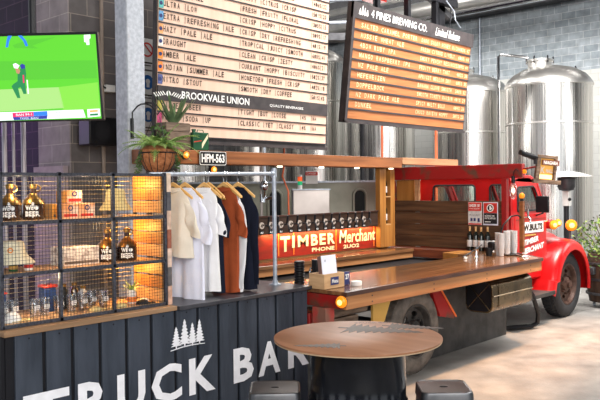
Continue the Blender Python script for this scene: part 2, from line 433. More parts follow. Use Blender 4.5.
area('rear_truck_fill', (10.5, 8.4, 3.6), (9.0, 5.4, 0), 2, 2, 110, (1, .98, .95))  # added fill from beyond the truck for the dark floor beneath
area('sign_strip_light', (7.0, 6.055, 1.352), (7.0, 6.10, 1.15), 2.1, .02, 9, (1, .66, .26))
point('cabinet_lamp_and_fill', (3.05, 4.50, 1.93), 3.2, (1, .58, .12), .03)
point('cabinet_lamp_and_fill', (3.05, 4.50, 1.62), 2.6, (1, .58, .12), .03)
point('cabinet_lamp_and_fill', (2.6, 4.32, 1.66), 2.0, (1, .72, .42), .03)  # added front fill for the goods in the middle bay
point('cabinet_lamp_and_fill', (2.6, 4.32, 1.96), 2.0, (1, .72, .42), .03)  # added front fill for the top shelf, middle bay
point('cabinet_lamp_and_fill', (2.3, 4.32, 1.36), 2.0, (1, .78, .5), .03)  # added front fill for the middle shelf
point('cabinet_lamp_and_fill', (3.05, 4.50, 1.33), 2.6, (1, .58, .12), .03)
point('cabinet_lamp_and_fill', (2.15, 4.34, 1.95), 2.0, (1, .75, .45), .03)  # added front fill for the left bay
point('purple_lamp', (3.6, 9.2, 2.8), 12, (.55, .12, 1.0), .2)
point('purple_lamp', (3.2, 8.6, 1.2), 6, (.75, .15, .9), .2)

# ---------------------------------------------------------------- the building
struct('floor', MB().box(-8, 19, -8, 20, -.1, 0), M['floor'])
struct('wall_right', MB().box(18, 18.3, -8, 18, 0, 9.6), M['wallR'])
struct('wall_back', MB().box(4.6, 18, 18, 18.3, 0, 9.5), M['wallD'])
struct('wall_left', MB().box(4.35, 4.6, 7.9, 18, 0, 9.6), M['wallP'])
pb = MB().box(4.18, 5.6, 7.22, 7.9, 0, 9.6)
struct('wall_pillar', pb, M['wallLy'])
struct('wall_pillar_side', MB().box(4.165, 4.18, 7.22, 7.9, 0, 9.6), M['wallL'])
struct('trim_1', MB().box(4.10, 4.16, 7.25, 7.9, 0, 2.16), mat('pale_dado', (.42, .34, .36), .8, var=.15))
cb = MB().box(4.22, 4.43, 6.21, 6.42, 0, 9.6)
struct('trim_2', cb, M['concrete'], bevel=.012)
struct('trim_3', MB().box(17.6, 18, -4, 18, 6.42, 7.6), mat('dark_girder', (.085, .085, .09), .6, var=.15))
# unseen piers added behind the camera to streak the tank reflections
pw = mat('unseen_pier', (.10, .10, .105), .9)
for i, (x0, y0, x1, y1) in enumerate(((-7.9, -7.9, -4.5, -7.6), (-2.2, -7.9, -1.0, -7.6), (2.2, -7.9, 3.6, -7.6), (7.0, -7.9, 9.5, -7.6), (12, -7.9, 18, -7.6),
                                      (-7.9, -7.9, -7.6, -4), (-7.9, -1.5, -7.6, 1.0), (-7.9, 4, -7.6, 6.0), (-7.9, 9.5, -7.6, 18))):
    struct('wall_unseen_front', MB().box(x0, x1, y0, y1, 0, 6.5), pw)

struct('wall_unseen_front', MB().box(-7.9, 18, -7.95, -7.6, 5.6, 9.6), pw)  # unseen upper wall, added to darken the hall
struct('wall_unseen_near', MB().box(-7.95, -7.6, -7.9, 18, 5.6, 9.6), pw)  # unseen upper side wall, added to cut the outside light
struct('ceiling_unseen', MB().box(-8, 18.3, -8, 18.3, 9.6, 9.7), mat('unseen_roof_sheeting', (.22, .22, .22), .9))  # unseen ceiling, added to darken light and reflections from above
# ---------------------------------------------------------------- overhead services
def pipe_thing(name, pts, r, m_, label, cat, seg=10, group=None):
    mb = MB().tube([V(p) for p in pts], r, seg)
    return single(name, mb, m_, label, cat, pts[0], group)
pipe_thing('air_duct', [(16, 3, 6.35), (16, 16, 6.35)], .22, M['duct'], 'large round silver duct running along the top of the blue grey block wall', 'duct', 16)
pipe_thing('service_pipe', [(15.5, 3, 5.98), (15.5, 16, 5.98)], .07, M['chrome'], 'thin shiny pipe just below the large silver duct', 'pipe')
pipe_thing('service_pipe', [(15.9, 3, 6.75), (15.9, 16, 6.75)], .10, M['duct'], 'silver pipe just above the large silver duct', 'pipe')
pipe_thing('wall_conduit', [(17.95, 9.98, 3.8), (17.95, 9.98, 6.4)], .03, M['galv'], 'thin vertical conduit on the blue grey block wall beside the small menu board', 'conduit')
t = thing('steel_platform', 'dark steel platform frame high behind the gap between the two menu boards', 'platform', (10.6, 9.9, 4.2))
for x, y in ((10.45, 9.95), (10.75, 9.85)):
    MB().box(x - .05, x + .05, y - .05, y + .05, 4.95, 7.4).build('post', M['darksteel'], t)
mb = MB()
for z in (5.05, 5.5, 5.9, 6.4): mb.cyl((9.6, 10.9, z), (12.0, 8.7, z + .12), .035, seg=8)
mb.build('rail', M['galv'], t)
MB().obox((9.4, 11.1, 4.80), (.74, -.67, 0), (.67, .74, 0), Z_, 4.0, .3, .14).build('beam', M['darksteel'], t)
# hoist frame over the small board
t = thing('hoist', 'black steel hoist with a red bracket above the small orange menu board', 'hoist', (9.6, 6.2, 4.35))
MB().box(8.2, 10.5, 6.22, 6.32, 4.75, 4.87).build('crossbar', M['blackmetal'], t)
for x in (8.4, 9.15, 9.9):
    MB().box(x - .035, x + .035, 6.23, 6.31, 4.2, 4.75).build('hanger_rod', M['blackmetal'], t)
MB().obox((9.3, 6.35, 5.05), (.93, 0, -.36), Y_, (.36, 0, .93), 1.3, .08, .09).build('brace', M['darksteel'], t)
MB().box(8.62, 8.95, 6.5, 6.7, 4.62, 4.85).build('red_bracket', M['posterred'], t)
mb = MB(); mb.tube([(9.95, 6.1, 4.75), (10.1, 6.05, 4.6), (10.05, 6.0, 4.45), (10.2, 6.0, 4.35)], .009, 6)
mb.build('cable', M['galv'], t)
MB().box(10.15, 10.32, 6.35, 6.5, 4.3, 5.6).build('post', M['blackmetal'], t)

# ---------------------------------------------------------------- brewery tanks
def tank(x, y, r, ztop, label, group=None, seamz=3.1, lid=True, side=-.35, pipe=False):
    t = thing('brewing_tank', label, 'tank', (x, y, 0), group)
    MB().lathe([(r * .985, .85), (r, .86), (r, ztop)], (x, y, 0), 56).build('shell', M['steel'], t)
    for z in (seamz, ztop - .03):
        MB().lathe([(r, z), (r + .012, z + .01), (r + .012, z + .035), (r, z + .045)], (x, y, 0), 56).build('seam', M['dome'], t)
    MB().lathe([(r + .02, ztop), (r + .02, ztop + .03), (r * .96, ztop + .12), (r * .86, ztop + .22), (r * .62, ztop + .34), (r * .3, ztop + .41), (.01, ztop + .43)], (x, y, 0), 56).build('dome', M['dome'], t)
    MB().lathe([(r * .9, .86), (r * .35, .45), (.1, .4)], (x, y, 0), 32).build('cone', M['dome'], t)
    for k in range(4):
        a = PI / 4 + k * PI / 2
        MB().cyl((x + math.cos(a) * r * .8, y + math.sin(a) * r * .8, 0), (x + math.cos(a) * r * .8, y + math.sin(a) * r * .8, .9), .06, seg=10).build('leg', M['dome'], t)
    if lid:
        lx, ly = x - .14, y + .12
        MB().lathe([(.24, ztop + .33), (.24, ztop + .5), (.27, ztop + .5), (.27, ztop + .54), (.10, ztop + .57)], (lx, ly, 0), 20).build('manway', M['dome'], t)
        for a in range(6):
            an = a * PI / 3; MB().cyl((lx + .26 * math.cos(an), ly + .26 * math.sin(an), ztop + .46), (lx + .26 * math.cos(an), ly + .26 * math.sin(an), ztop + .60), .016, seg=6).build('wing_bolt', M['chrome'], t)
    for dx, dy in ((.45, -.50), (.15, -.60)):
        MB().cyl((x + dx * r, y + dy * r, ztop + .15), (x + dx * r, y + dy * r, ztop + .38), .016, seg=6).build('valve', M['chrome'], t)
    if pipe:
        px, py = x - .62 * r - .2, y + .72 * r + .12
        MB().tube([(px, py, .5), (px, py, ztop + .62), (px + .04, py - .04, ztop + .66), (x - .3, y + .3, ztop + .6)], .028, 8).build('pipe', M['chrome'], t)
    return t
G = 'row of tall steel brewing tanks'
tank(14.6, 6.56, .85, 3.90, 'nearest tall stainless tank at right with full dome and manway in view', G, 3.1, pipe=True)
tank(15.05, 8.62, .84, 3.98, 'second stainless tank from the right, its dome partly behind the small menu board', G, 3.05)
tank(14.8, 11.0, .86, 5.0, 'stainless tank seen below the middle of the small menu board', G, 3.6, lid=False)
tank(14.8, 13.15, .84, 5.15, 'stainless tank seen in the gap between the two menu boards', G, 4.1, lid=False)
tank(14.6, 15.3, .84, 5.15, 'leftmost stainless tank, below the right half of the large menu board', G, 4.1, lid=False)
tank(11.3, 14.6, .80, 5.0, 'stainless tank behind the timber beam left of the stack light', G, 4.1, lid=False)
tank(9.4, 14.9, .80, 5.0, 'stainless tank above the shirts, farthest left behind the beam', G, 4.1, lid=False)

# grey green lower cladding with arched openings
fr = V((.677, -.736, 0)); O = V((7.75, 9.27, 0))
t = thing('equipment_cladding', 'grey green steel cladding with two arched openings behind the tap board', 'cladding', (8.8, 8.1, 0))
def arch(x0, x1, zb, zt, n=8):
    r = (x1 - x0) / 2; cx = (x0 + x1) / 2
    return [(x0, zb), (x1, zb)] + [(cx + r * math.cos(PI * k / n), zt - r + r * math.sin(PI * k / n)) for k in range(n + 1)]
hl = [arch(1.02, 1.24, .9, 1.86), arch(2.40, 2.60, .9, 1.86)]
MB().prism([(-1.2, 0), (2.95, 0), (2.95, 1.97), (-1.2, 1.97)], O, fr, Z_, .06, hl).build('panel', M['greygreen'], t)
for h_ in hl:
    MB().tube([O + fr * p[0] + Z_ * p[1] + V((-.01, -.01, 0)) for p in h_[1:] + h_[:1]], .022, 6).build('arch_moulding', M['greygreen'], t)
MB().obox(O + V((.25, .25, 0)), fr, V((.736, .677, 0)), Z_, 3.4, .05, 1.9).build('arch_shade_sheet', M['black'], t)  # black sheet stands in for the shade inside the arches
MB().obox(O + fr * -1.2 + Z_ * 1.97 + V((-.03, -.03, 0)), fr, V((.736, .677, 0)), Z_, 4.15, .12, .03).build('top_edge', M['galv'], t)

# stainless cabinet, stack light, sign, pipes and valve behind the tap board
fc = V((.70, -.714, 0)); fd = V((.714, .70, 0))
c0 = V((7.40, 6.98, 0))
t = thing('control_cabinet', 'pinkish stainless steel cabinet behind the tap board', 'cabinet', c0)
MB().obox(c0, fc, fd, Z_, .50, .40, 1.86).build('body', M['stainless'], t, bevel=.006)
MB().obox(c0 + V((-.012, .012, 0)), fc, fd, Z_, .012, .40, 1.86).build('shaded_side', M['darksteel'], t)  # dark sheet puts the shade of this side into colour
MB().obox(c0 + V((-.02, 0, 1.86)), fc, fd, Z_, .53, .42, .015).build('lid', M['galv'], t)
sx, sy = c0.x + .12, c0.y - .02
t = thing('stack_light', 'small red and green signal light standing on the stainless cabinet', 'signal light', (sx, sy, 1.875))
for n_, z0, z1, mm in (('base', 1.875, 1.93, M['whitep']), ('green_lens', 1.93, 1.985, mat('green_lens', (.01, .30, .12), .3, emit=(.0, .35, .13), estr=.5)),
                       ('red_lens', 1.985, 2.045, mat('red_lens', (.75, .10, .02), .3, emit=(.8, .10, .02), estr=.6)), ('cap', 2.045, 2.075, M['whitep'])):
    MB().cyl((sx, sy, z0), (sx, sy, z1), .032, seg=14).build(n_, mm, t)
t = thing('warning_sign', 'white warning sign with red band hanging on the tank above the cabinet', 'sign', (8.23, 7.31, 2.0))
o = V((8.13, 7.41, 1.95))
MB().obox(o, fr, V((.736, .677, 0)), Z_, .18, .012, .19).build('plate', M['whitep'], t)
MB().obox(o + V((-.004, -.004, .125)), fr, V((.736, .677, 0)), Z_, .18, .004, .05).build('red_band', M['posterred'], t)
MB().text('DANGER', o + V((-.006, -.006, .137)) + fr * .02, fr, Z_, .14, .028).text('CONFINED\nSPACE', o + V((-.002, -.002, .03)) + fr * .02, fr, Z_, .14, .075).build('lettering', [M['whitep']], t)
pipe_thing('process_pipe', [(6.44, 6.62, 0), (6.44, 6.62, 2.6)], .018, M['stainless'], 'thin vertical steel pipe beside the chrome valve', 'pipe')
t = thing('sample_valve', 'chrome valve assembly with round fitting, left of the rack upright', 'valve', (6.33, 6.49, 1.75))
MB().sphere((6.33, 6.46, 1.92), .055, (1, 1, 1.25)).build('fitting', M['chrome'], t)
MB().tube([(6.33, 6.46, 1.9), (6.38, 6.52, 1.80), (6.42, 6.57, 1.76), (6.50, 6.46, 1.78)], .022, 8).build('valve_arm', M['chrome'], t)
MB().cyl((6.42, 6.57, 1.72), (6.42, 6.57, 1.82), .04, seg=12).build('collar', M['chrome'], t)
pipe_thing('cable', [(7.2, 6.95, 3.0), (7.19, 6.94, 2.2), (7.16, 6.95, 2.05), (7.22, 6.9, 1.85), (7.23, 6.88, 0.01)], .012, M['orangecable'], 'thin red cable hanging down left of the stainless cabinet', 'cable', 6)
pipe_thing('cable', [(12.73, 8.06, 0), (12.73, 8.06, 4.2)], .03, M['orangecable'], 'red vertical hose in front of the tanks, below the small board towards its right side', 'hose', 6)
pipe_thing('cable', [(12.56, 9.27, 0), (12.56, 9.27, 3.2), (12.56 - .05, 9.27 + .1, 4.6)], .025, M['orangecable'], 'red vertical hose in front of the tanks, below the left part of the small board', 'hose', 6)
pipe_thing('process_pipe', [(11.4, 11.6, 0), (11.4, 11.6, 4.6)], .025, M['galv'], 'thin vertical steel pipe in front of the tanks between the two menu boards', 'pipe')
pipe_thing('process_pipe', [(11.8, 9.2, 0), (11.8, 9.2, 4.2)], .05, M['blackmetal'], 'black vertical pipe in the dark gap between two tanks', 'pipe')
pipe_thing('process_pipe', [(13.4, 10.2, 0), (13.4, 10.2, 2.4), (12.6, 11.1, 2.4)], .06, M['blackmetal'], 'black horizontal pipe across the dark gap between two tanks', 'pipe')

# ---------------------------------------------------------------- left background
for x, lb in ((3.10, 'leftmost'), (3.185, 'middle'), (3.28, 'rightmost')):
    pipe_thing('steel_pipe', [(x, 6.5, 0), (x, 6.5, 3.2)], .014 if lb == 'middle' else .022, M['purplepipe'], lb + ' of the three vertical silver pipes under the television', 'pipe', 12, 'three silver pipes')
pipe_thing('electrical_conduit', [(4.56, 7.19, 0), (4.56, 7.19, 5.5)], .022, M['conduit'], 'vertical conduit on the block pillar behind the loudspeaker', 'conduit')
t = thing('socket_box', 'small pale electrical box on the block pillar right of the television', 'socket box', (4.63, 7.14, 3.02))
MB().box(4.57, 4.69, 7.13, 7.21, 2.98, 3.06).build('housing', M['whitep'], t, bevel=.006)
MB().tube([(4.57, 7.14, 3.02), (4.50, 7.13, 3.05), (4.47, 7.13, 3.0), (4.5, 7.15, 2.9)], .01, 6).build('plug_lead', M['blackmetal'], t)
t = thing('loudspeaker', 'black loudspeaker on the pillar below the right corner of the television', 'loudspeaker', (4.40, 6.95, 2.5))
MB().box(4.20, 4.56, 6.88, 7.10, 2.37, 2.67).build('cabinet', M['blackmetal'], t, bevel=.012)
MB().disc((4.36, 6.878, 2.52), X_, Z_, .10, .006).disc((4.5, 6.878, 2.6), X_, Z_, .03, .006).build('driver', M['black'], t)
MB().box(4.36, 4.44, 7.10, 7.22, 2.48, 2.56).build('bracket', M['blackmetal'], t)
def safety(z, ring, label, bar=False):
    t = thing('safety_sign', label, 'sign', (5.20, 7.21, z), 'safety signs behind the column')
    MB().box(5.10, 5.29, 7.205, 7.215, z - .19, z + .17).build('plate', M['whitep'], t)
    if bar:
        MB().disc((5.175, 7.203, z + .04), X_, Z_, .085, .003, 24, .066).obox((5.12, 7.199, z + .1), V((.7, 0, -.7)), Y_, V((.7, 0, .7)), .16, .003, .016).build('prohibition_ring', ring, t)
    else:
        MB().disc((5.175, 7.203, z + .04), X_, Z_, .085, .003, 24).build('blue_disc', ring, t)
        MB().disc((5.175, 7.199, z + .05), X_, Z_, .03, .002, 12).box(5.155, 5.195, 7.197, 7.2, z - .02, z + .03).build('symbol', M['whitep'], t)
    MB().box(5.12, 5.24, 7.2, 7.203, z - .12, z - .105).box(5.12, 5.22, 7.2, 7.203, z - .15, z - .14).build('print_lines', M['ink'], t)
safety(3.49, M['posterred'], 'white sign with red prohibition ring, topmost behind the concrete column', True)
safety(3.11, M['blue'], 'white sign with blue disc directly below the red ring sign')
safety(2.73, M['blue'], 'white sign with blue disc, second below the red ring sign')
safety(2.36, M['blue'], 'lowest white sign with blue disc, behind the plants')

# television
tv_r = V((.677, -.736, .012)).normalized(); TR = V((2.86, 4.59, 3.0)); tv_d = (V((2.882, 4.562, 2.39)) - TR); tv_d -= tv_r * tv_d.dot(tv_r) * .0
tv_u = -tv_d.normalized(); tv_h = tv_d.length
tn = tv_r.cross(tv_u).normalized()
k = .00702
def tp(px, py): return ((px - 97.5) * k, (py - 34.5) * k)     # right / down offsets on the panel face
def S_(px, py, lift=0): a, b = tp(px, py); return TR + tv_r * a - tv_u * b + tn * lift
t = thing('television', 'flat television showing a green cricket field, mounted at upper left', 'television', TR + tv_d * .5 - tv_r * .5)
MB().obox(TR + tv_d - tv_r * 1.12 - tn * .05, tv_r, tv_u, tn, 1.135, tv_h + .01, .05).build('housing', M['screenframe'], t, bevel=.004)
MB().obox(TR + tv_d * .985 - tv_r * 1.10 + tn * .001, tv_r, tv_u, tn, 1.10, tv_h * .968, .002).build('screen', M['pitchg'], t)
MB().obox(TR + tv_d * .5 - tv_r * .62 - tn * .15, tv_r, tv_u, tn, .2, .2, .1).tube([TR + tv_d * .4 - tv_r * .5 - tn * .12, TR + tv_d * .4 - tv_r * .5 - tn * .12 + Z_ * 1.6], .025, 10).build('mount', M['blackmetal'], t)
sc_w, sc_r = screen('screen_white', (.85, .9, .92)), screen('screen_crimson', (.75, .02, .12))
sc_b, sc_db = screen('screen_blue', (.02, .18, .75)), screen('screen_navy', (.02, .03, .30))
sc_lg, sc_pl = screen('screen_light_green', (.20, .62, .05), .9), screen('screen_pitch', (.34, .62, .18), .9)
sc_dg, sc_sh = screen('screen_dark_green', (.01, .20, .06)), screen('screen_shade', (.08, .48, .022), .88)
sc_o, sc_sk = screen('screen_orange', (.9, .35, .05)), screen('screen_skin', (.45, .22, .12))
def poly(name, pts, m_, lift):
    out = [(tp(*p)[0], -tp(*p)[1]) for p in pts]
    return MB().prism(out, TR + tn * lift, tv_r, tv_u, .001).build(name, m_, t, smooth=False)
poly('mown_band', [(-60, 60), (96, 62), (96.4, 80), (-60, 80)], sc_sh, .0040)
poly('light_grass', [(56, 88), (96.4, 84), (96.8, 111), (60, 111)], sc_lg, .0045)
poly('cricket_pitch', [(-60, 90), (57, 88), (61, 109), (-60, 113)], sc_pl, .0045)
poly('player_shadow', [(14, 45), (30, 40), (58, 38), (34, 46), (40, 49), (16, 48)], sc_sh, .0047)
mb = MB()
for pts in ([(10, 35.5), (14, 35.5), (11, 41), (9.5, 47), (7, 47), (8.5, 40)], [(20, 35.5), (24, 35.5), (28, 41), (29.5, 46), (27, 46.5), (25, 41)]):
    mb.prism([(tp(*p)[0], -tp(*p)[1]) for p in pts], TR + tn * .006, tv_r, tv_u, .001)
mb.build('fielder_trousers', sc_b, t, smooth=False)
poly('batter_body', [(20, 69), (25, 67), (25.5, 74), (24, 84), (24.5, 94), (21.5, 94), (19, 87), (16.5, 88), (18, 98), (15, 98), (10, 86), (12, 84), (16.5, 81), (17, 74)], sc_dg, .0062)
poly('batter_helmet', [(20, 65.5), (22, 63.7), (25, 65), (25, 68.5), (21, 69)], sc_db, .0064)
poly('batter_arm', [(15, 68), (17, 66.5), (20, 71), (18.5, 74), (16, 73)], sc_sk, .0064)
poly('batter_gloves', [(13, 64), (16, 63), (19.5, 65.5), (17.5, 68.5), (14, 68)], sc_w, .0066)
poly('batter_pads', [(22, 75), (23.3, 75), (23.2, 83), (21.8, 83)], sc_r, .0066)
poly('stumps', [(25.5, 80), (26.6, 80), (26.8, 94), (25.7, 94)], sc_w, .0064)
poly('score_strip', [(-60, 112.5), (80, 111), (82, 119), (-60, 121)], sc_w, .0064)
poly('score_team_box', [(9, 112.7), (30, 112.2), (30, 116.4), (9, 117)], sc_r, .0068)
poly('score_overs_box', [(30, 112.2), (44, 111.7), (44, 116.2), (30, 116.4)], sc_b, .0068)
poly('score_lower_box', [(9, 117), (44, 116.2), (43, 119.4), (10, 120)], sc_db, .0068)
poly('flag_box', [(84, 110.8), (96.6, 110.4), (96.8, 118), (84, 119)], sc_w, .0066)
poly('flag_orange_stripe', [(86.5, 112), (94.5, 111.7), (94.6, 113.5), (86.5, 113.8)], sc_o, .0070)
poly('flag_green_stripe', [(86.5, 115.4), (94.6, 115.1), (94.7, 117.2), (86.5, 117.4)], sc_dg, .0070)
poly('channel_mark', [(86, 36.5), (92.5, 36.2), (92.5, 40), (91, 40.3), (91, 46.5), (88, 46.5), (88, 44), (86, 43.5)], sc_w, .0066)
mb = MB(); mb.text('BAN', S_(12.5, 116, .008), tv_r, tv_u, .055, .017, .0008).text('84-1', S_(22, 115.7, .008), tv_r, tv_u, .045, .017, .0008)
mb.text('TOSS: BAN', S_(16, 119.3, .008), tv_r, tv_u, .13, .012, .0008); mb.build('score_lettering', sc_w, t, smooth=False)
mb = MB()
for i in range(6): mb.disc(S_(55 + i * 3.2, 116.2, .008), tv_r, tv_u, .008, .0008, 12, .0065)
mb.text('OVER', S_(52, 113.9, .008), tv_r, tv_u, .04, .008, .0008); mb.build('ball_count', M['ink'], t, smooth=False)

# ---------------------------------------------------------------- hanging menu boards
def menu_board(name, label, x0, x1, yb, zb, H, off, rows, mats, strip, title_fn, group=None):
    pass
def frame_of(yb, zb, H, off):
    u = V((0, -off, H)).normalized(); n = X_.cross(u).normalized()
    return u, n
# large pale board
yb, zb, x0, x1 = 6.22, 2.405, 4.565, 7.20
u, n = frame_of(yb, zb, 1.83, .09)
def BP(x, h, lift=0.0): return V((x, yb, zb)) + u * h + n * lift
t = thing('menu_board', 'large pale pink hanging drinks board with black lettering and black header strip', 'menu board', (5.8, 6.1, 2.4))
H = 2.45
MB().obox(BP(x0 - .02, -.03, -.06), X_, u, n, x1 - x0 + .04, H, .05).build('backing', M['frameblk'], t)
rowh = .128
strip_z = .372          # bottom of the black header strip above the board foot
MB().obox(BP(x0, .045, -.01), X_, u, n, x1 - x0, H - .06, .012).build('panel', M['peach'], t)
MB().obox(BP(x0 - .02, -.03, .0), X_, u, n, x1 - x0 + .04, .035, .03).build('bottom_edge', M['frameblk'], t)
for h in (.045, .165, .29):
    MB().obox(BP(x0, h - .008, .002), X_, u, n, x1 - x0, .014, .014).build('slot_rail', M['rail'], t)
MB().obox(BP(x0 - .005, strip_z + .03, .0), X_, u, n, x1 - x0 + .01, .150, .022).build('header_strip', M['frameblk'], t)
for i in range(1, 14):
    h = strip_z + .180 + i * rowh
    MB().obox(BP(x0, h - .006, .002), X_, u, n, x1 - x0, .013, .014).build('slot_rail', M['rail'], t)
MB().text('BROOKVALE UNION', BP(4.86, strip_z + .065, .025), X_, u, .97, .080, bold=.02).text('QUALITY BEVERAGES', BP(6.16, strip_z + .072, .025), X_, u, .58, .036, bold=.01).build('header_lettering', M['whitep'], t, smooth=False)
mb = MB()
for sgn in (-1, 1):
    for j in range(5):
        a0 = 4.69 + sgn * (.035 + j * .028)
        mb.obox(BP(a0, strip_z + .09 - j * .006, .024), V((sgn * .55, 0, 0)) + u * .6, V((sgn * .6, 0, 0)) - u * .45, n, .062, .014, .003)
mb.disc(BP(4.69, strip_z + .105, .027), X_, u, .028, .003)
mb.build('winged_emblem', M['whitep'], t, smooth=False)
rows = [(-2, '', ''), ]
left = ['NITRO |STOUT', 'INDIAN |SUMMER |ALE', 'AMBER |ALE', 'DRAUGHT', 'HAZY |PALE |ALE', 'EXTRA |REFRESHING |ALE', 'ULTRA |LOW', 'PACIFIC |ALE', 'PALE |ALE', 'KOLSCH']
mid = ['SMOOTH |DRY |COFFEE', 'HONEYDEW |FRESH |CRISP', 'CURRANT |HOPPY |BISCUITY', 'CLEAN |CRISP |ZESTY', 'TROPICAL |JUICY |SMOOTH', 'CRISP |DRY |REFRESHING', 'CRISP |HOPPY |CITRUS', 'FRESH |FRUITY |FLORAL', 'HOPPY |CITRUS |CRISP', 'LIGHT |CRISP |CLEAN']
pct = ['|5.1%|43', '|4.2%|18', '|5.2%|37', '|4.6%|21', '|6.0%|41', '|4.1%|19', '|0.9%|17', '|3.5%|15', '|5.1%|20', '|4.6%|22']
tapc = [(.10, .12, .30), (.80, .22, .04), (.85, .28, .05), (.80, .76, .70), (.78, .36, .14), (.12, .32, .55), (.10, .42, .40), (.5, .2, .3), (.2, .3, .5), (.6, .5, .2)]
cw = .0375
for i in range(10):
    h = strip_z + .185 + i * rowh + .034
    mb = MB()
    mb.mono('|' + left[i], BP(4.575, h, .006), X_, u, .0445, .060)
    mb.mono('|' + mid[i], BP(5.67, h, .006), X_, u, .0445, .058)
    mb.mono(pct[i], BP(6.87, h, .006), X_, u, .036, .056)
    mb.build('row_lettering', M['ink'], t, smooth=False)
    MB().obox(BP(4.568, h - .022, .003), X_, u, n, .055, .098, .006).build('beer_badge', mat('badge_colour', tapc[i], .5, var=.25, scale=20), t)
    MB().disc(BP(4.592, h + .026, .012), X_, u, .020, .003, 14).build('badge_roundel', M['navy'], t)
for i, (a, b_, c_) in enumerate((('VODKA |SODA |UP', '|CLASSIC |YET |CLASSY', '|4%  |NA'), ('GINGER |BEER', '|TIGHT |BUT |LOOSE', '|4%  |NA'))):
    h = .165 + i * .125 + .04
    mb = MB(); mb.mono('|' + a, BP(4.575, h, .006), X_, u, .0445, .058); mb.mono(b_, BP(5.67, h, .006), X_, u, .0445, .056)
    mb.mono(c_, BP(6.70, h, .006), X_, u, .04, .05).build('row_lettering', M['ink'], t, smooth=False)
    MB().obox(BP(4.568, h - .03, .003), X_, u, n, .055, .10, .006).build('beer_badge', mat('badge_colour', ((.7, .1, .25), (.6, .5, .1))[i], .5, var=.25, scale=20), t)

# small orange board
yb, zb, x0, x1 = 6.1, 2.735, 7.44, 10.39
u, n = frame_of(yb, zb, 1.52, .18)
t = thing('menu_board', 'smaller hanging board of orange plywood with gold letters and black header', 'menu board', (8.9, 6.1, 2.7))
H = 1.54
MB().obox(BP(x0 - .03, 0, -.07), X_, u, n, x1 - x0 + .06, H, .065).build('backing', M['frameblk'], t)
MB().obox(BP(x0 + .03, .06, -.006), X_, u, n, x1 - x0 - .03, H - .22, .012).build('panel', M['orange_ply'], t)
MB().obox(BP(x0 - .03, 0, -.0), X_, u, n, x1 - x0 + .06, .035, .035).build('bottom_edge', M['frameblk'], t)
MB().obox(BP(x0 - .03, 0, -.0), X_, u, n, .05, H, .035).build('side_edge', M['frameblk'], t)
MB().obox(BP(x0 - .03, H - .20, 0), X_, u, n, x1 - x0 + .06, .20, .03).build('header_strip', M['frameblk'], t)
lrow = ['DUNKEL', 'NZ DARK PALE ALE', 'DOPPELBOCK', 'HEFEWEIZEN', 'NZ PALE ALE', 'MANGO RASPBERRY IPA', '4BOW RUBY IPA', 'AUSSIE WHEAT ALE', 'SALTED CARAMEL PORTER']
mrow = ['CHOCO RAISIN HOPPY', 'SPICY MALTY BOLD', 'SMOOTH TOASTY RAISIN', 'BANANA CLOVE SMOOTH', 'APRICOT MELLOW DRY', 'FRUITY BERRY TART', 'SMOKY PEACHY RESINOUS', 'FRESH CITRUS LIVELY', 'DARK SILKY HONEY RICH']
rp = (H - .20 - .05) / 10.1
for i in range(10):
    h = .055 + i * rp
    if i: MB().obox(BP(x0 + .03, h - .010, .004), X_, u, n, x1 - x0 - .03, .022, .018).build('slot_rail', M['rail'], t)
    if i and i <= 9:
        a, b_ = lrow[i - 1], mrow[i - 1]
        mb = MB(); mb.mono(a, BP(7.62, h + .035, .008), X_, u, .062, .062, .003, bold=.015)
        mb.mono(b_, BP(9.02, h + .035, .008), X_, u, .049, .058, .003, bold=.015)
        mb.mono('%d.%d%% %d' % (4 + i % 3, (i * 7) % 10, 20 + i * 3), BP(10.05, h + .035, .008), X_, u, .046, .056, .003, bold=.015)
        mb.build('row_lettering', M['gold_print'], t, smooth=False)
MB().obox(BP(x0 + .03, .03, .004), X_, u, n, x1 - x0 - .03, .02, .018).build('slot_rail', M['rail'], t)
mb = MB().text('4 PINES BREWING CO.', BP(7.78, H - .15, .033), X_, u, 1.32, .100, .002, bold=.012)
mb.text('Limited Release', BP(9.32, H - .16, .033), X_, u, .68, .12, .002, bold=.004, shear=.35)
mb.build('header_lettering', M['whitep'], t, smooth=False)
mb = MB()
for i, (dx, hh) in enumerate(((0, .09), (.05, .13), (.10, .11), (.15, .09))):
    mb.prism(pine(dx, 0, .06, hh), BP(7.55, H - .155, .033), X_, u, .002)
mb.build('pine_emblem', M['whitep'], t, smooth=False)
for x in (7.9, 9.8):
    MB().tube([BP(x, H - .02, -.03), BP(x, H + .3, -.05)], .008, 6).build('hanging_wire', M['blackmetal'], t)

# ---------------------------------------------------------------- bar: timber beam, column, sign wall
t = thing('timber_beam', 'long reddish timber beam over the bar with small downlights underneath', 'beam', (6.3, 6.0, 2.145))
MB().box(4.25, 8.45, 5.9, 6.2, 2.15, 2.29).build('beam', M['beam'], t, bevel=.006)
for x in (6.12, 6.85, 7.55, 8.3):
    MB().lathe([(.032, 2.150), (.032, 2.135), (.024, 2.134), (.001, 2.134)], (x, 5.98, 0), 14).build('downlight', M['downlight'], t)
single('timber_beam', MB().box(8.46, 9.93, 5.9, 6.08, 2.20, 2.295), M['beam2'], 'short pale timber beam end resting above the red header beam', 'beam', (9.2, 6, 2.2), bevel=.005)
t = thing('bottle_column', 'honey timber column with a narrow niche for wine bottles', 'column', (8.2, 6.15, 1.06))
mb = MB().box(8.10, 8.235, 6.02, 6.098, 1.07, 2.148).box(8.34, 8.44, 6.02, 6.17, 1.07, 2.148).box(8.235, 8.34, 6.15, 6.17, 1.07, 2.148).box(8.235, 8.34, 6.02, 6.15, 1.07, 1.37)
mb.build('column_boards', M['oak'], t, bevel=.003)
